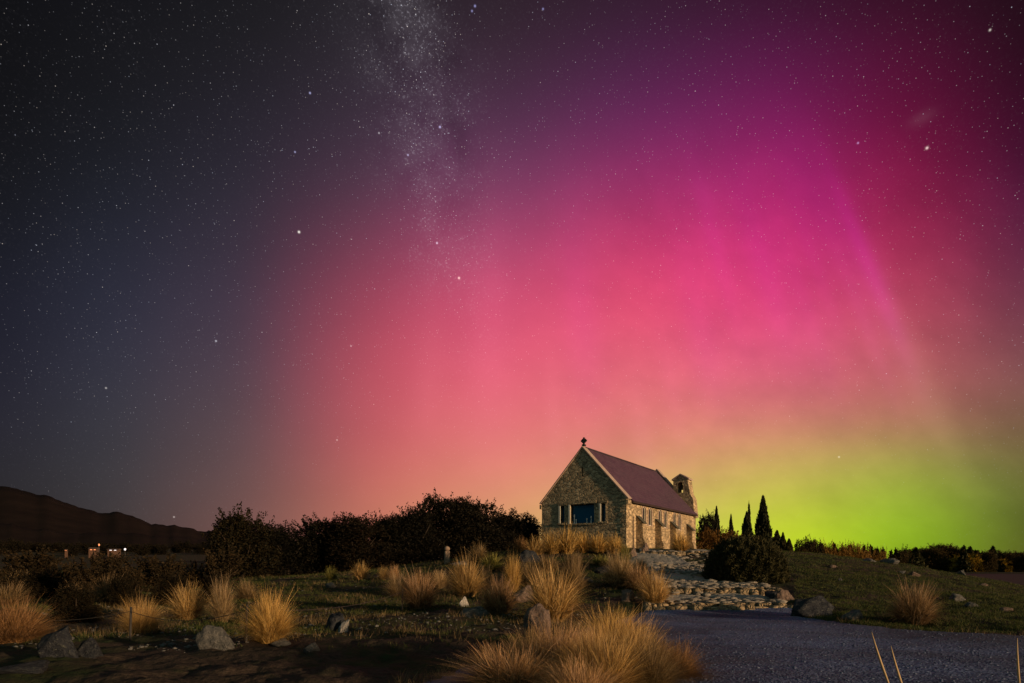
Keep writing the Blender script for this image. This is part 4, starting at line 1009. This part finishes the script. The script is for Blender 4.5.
for i, (px, top, base, wpx, lb) in enumerate([
    (76, 580, 622, 56, 'black looking low scrub bush right of the wide reddish tussock'), (128, 574, 608, 44, 'dark scrub bush behind the spiky dull gold tussock'),
    (172, 572, 604, 46, 'dark scrub bush just behind the full golden tussock'), (212, 572, 604, 40, 'dark scrub bush behind the tall thin pale tussock'), (40, 568, 600, 60, 'broad dark scrub bush behind the wide reddish tussock')]):
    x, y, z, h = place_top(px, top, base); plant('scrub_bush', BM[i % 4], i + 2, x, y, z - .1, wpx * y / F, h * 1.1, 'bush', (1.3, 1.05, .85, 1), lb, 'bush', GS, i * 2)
GD = 'dark trees far off on the left plain'
for i in range(22):
    px = -20 + i * 11.5 + rnd.uniform(-3, 3); D = rnd.uniform(120, 210); top = 545 + rnd.uniform(-4, 5) - (3 if px < 80 else 0); x = (px - CX) / F * D; z = tz(x, D); h = max(2.5, EYE + (HY - top) * D / F - z)
    e = empty('dark_tree', (x, D, z - .4), i, label='dark tree in the far belt at the foot of the mountain', cat='tree', group=GD)
    wd = rnd.uniform(16, 30) * D / F; c_ = link('crown', crown_of(BS[i % 3], 'bush'), parent=e); c_.scale = (wd, wd, h + .4); c_.color = (.6, .5, .4, 1)
    t_ = link('trunk', PTR, parent=e); t_.scale = (4, 4, h * .8)
# village lights far left
def house(px, ybase, D, wpx, hpx, label, lit='lit'):
    x = (px - CX) / F * D; z = EYE - (ybase - HY) * D / F; wd = wpx * D / F; hh = hpx * D / F
    e = empty('house', (x, D, z), .2, label=label, cat='house', group='village houses at the foot of the mountain')
    MB().box((-wd / 2, 0, -8), (wd / 2, wd * .6, hh * .6)).build('wall', M['housew'], e)
    MB().add([(-wd * .55, -.3, hh * .6), (wd * .55, -.3, hh * .6), (wd * .55, wd * .65, hh * .6), (-wd * .55, wd * .65, hh * .6), (-wd * .55, wd * .3, hh), (wd * .55, wd * .3, hh)], [(0, 1, 5, 4), (2, 3, 4, 5), (0, 4, 3), (1, 2, 5), (0, 3, 2, 1)]).build('roof', M['houser'], e)
    wm = MB()
    MB().box((-wd * .30, -.12, hh * .25), (-wd * .10, -.02, hh * .48)).build('window', M[lit], e); MB().box((wd * .12, -.12, hh * .25), (wd * .30, -.02, hh * .48)).build('window', M[lit], e)
house(93, 551, 105, 8, 3.6, 'low orange lit house left of the white lights'); house(113, 551.2, 108, 10, 2.6, 'low house with cold white windows right of the orange lit one', 'litw'); house(66, 551, 107, 2.2, 1.8, 'smallest far house with an orange window, left of the others')
for px, py, mt, s, lb in [(99, 546, 'lit', .11, 'pinkish lamp above the orange lit house'), (125, 550.5, 'litw', .15, 'bright white lamp at the right end of the village')]:
    D = 102; x = (px - CX) / F * D; z = EYE - (py - HY) * D / F; g_ = tz(x, D)
    e = empty('street_lamp', (x, D, min(g_, z - 3)), label=lb, cat='street lamp', group='village street lamps')
    zz = z - min(g_, z - 3); MB().tube([(0, 0, 0), (0, 0, zz)], .06, 6, .04).build('pole', M['lead'], e)
    MB().tube([(0, 0, zz), (0, 0, zz + .1), (0, 0, zz + .3), (0, 0, zz + .36)], [.05, s, s, .04], 10).build('lamp', M[mt], e)

# ------------------------------------------------------------------ small post and wire fence
y = 36.5; x = (447 - CX) / F * y; z = tz(x, y)
e = empty('stone_post', (x, y, z - .1), .3, label='slim pale post with a rounded cap before the dark shrubs', cat='post')
MB().box((-.14, -.14, -.1), (.14, .14, .82)).build('shaft', M['rail'], e, .03)
MB().tube([(0, 0, .82), (0, 0, .88), (0, 0, .96), (0, 0, 1.05), (0, 0, 1.1)], [.09, .15, .17, .12, .02], 12).build('cap', M['rail'], e, 0, True)
MB().box((-.7, -.35, -.1), (.9, .35, .06)).build('base_slab', M['rock'], e, .02)
posts = [(20, 640), (128, 640), (246, 642), (262, 646), (402, 612)]
FP = [ground_at(px, py) for px, py in [(-40, 640), (130, 641), (246, 643), (402, 612)]]
fe = empty('wire_fence', FP[2], label='low wire fence on thin dark posts running through the left tussocks', cat='fence')
o0 = Vector(FP[2])
for p in FP: MB().tube([Vector(p) - o0 + Vector((0, 0, -.1)), Vector(p) - o0 + Vector((.02, 0, .62))], .022, 8).build('post', M['wire'], fe)
for hgt in (.54,):
    for a_, b_ in zip(FP[:-1], FP[1:]):
        A0 = Vector(a_) - o0 + Vector((.02, -.02, hgt)); B0 = Vector(b_) - o0 + Vector((.02, -.02, hgt))
        MB().tube([A0.lerp(B0, t) - Vector((0, 0, .18 * 4 * t * (1 - t))) for t in np.linspace(0, 1, 14)], .006, 6).build('wire', M['wire'], fe)

# added hedge out of view behind the viewer, to shade the left foreground
for i, c0 in enumerate((-.5, -5, -10, -15)):
    x, y = LDIR.x * 34, c0 + LDIR.y * 34
    plant('shrub_tree', BM[i % 4], i, x, y, tz(x, y) - .1, 8.5, 6.2, 'bush', (.8, .8, .8, 1), 'unseen shrub tree added behind the viewer to shade the foreground', 'shrub', 'unseen hedge added for its shade', i)
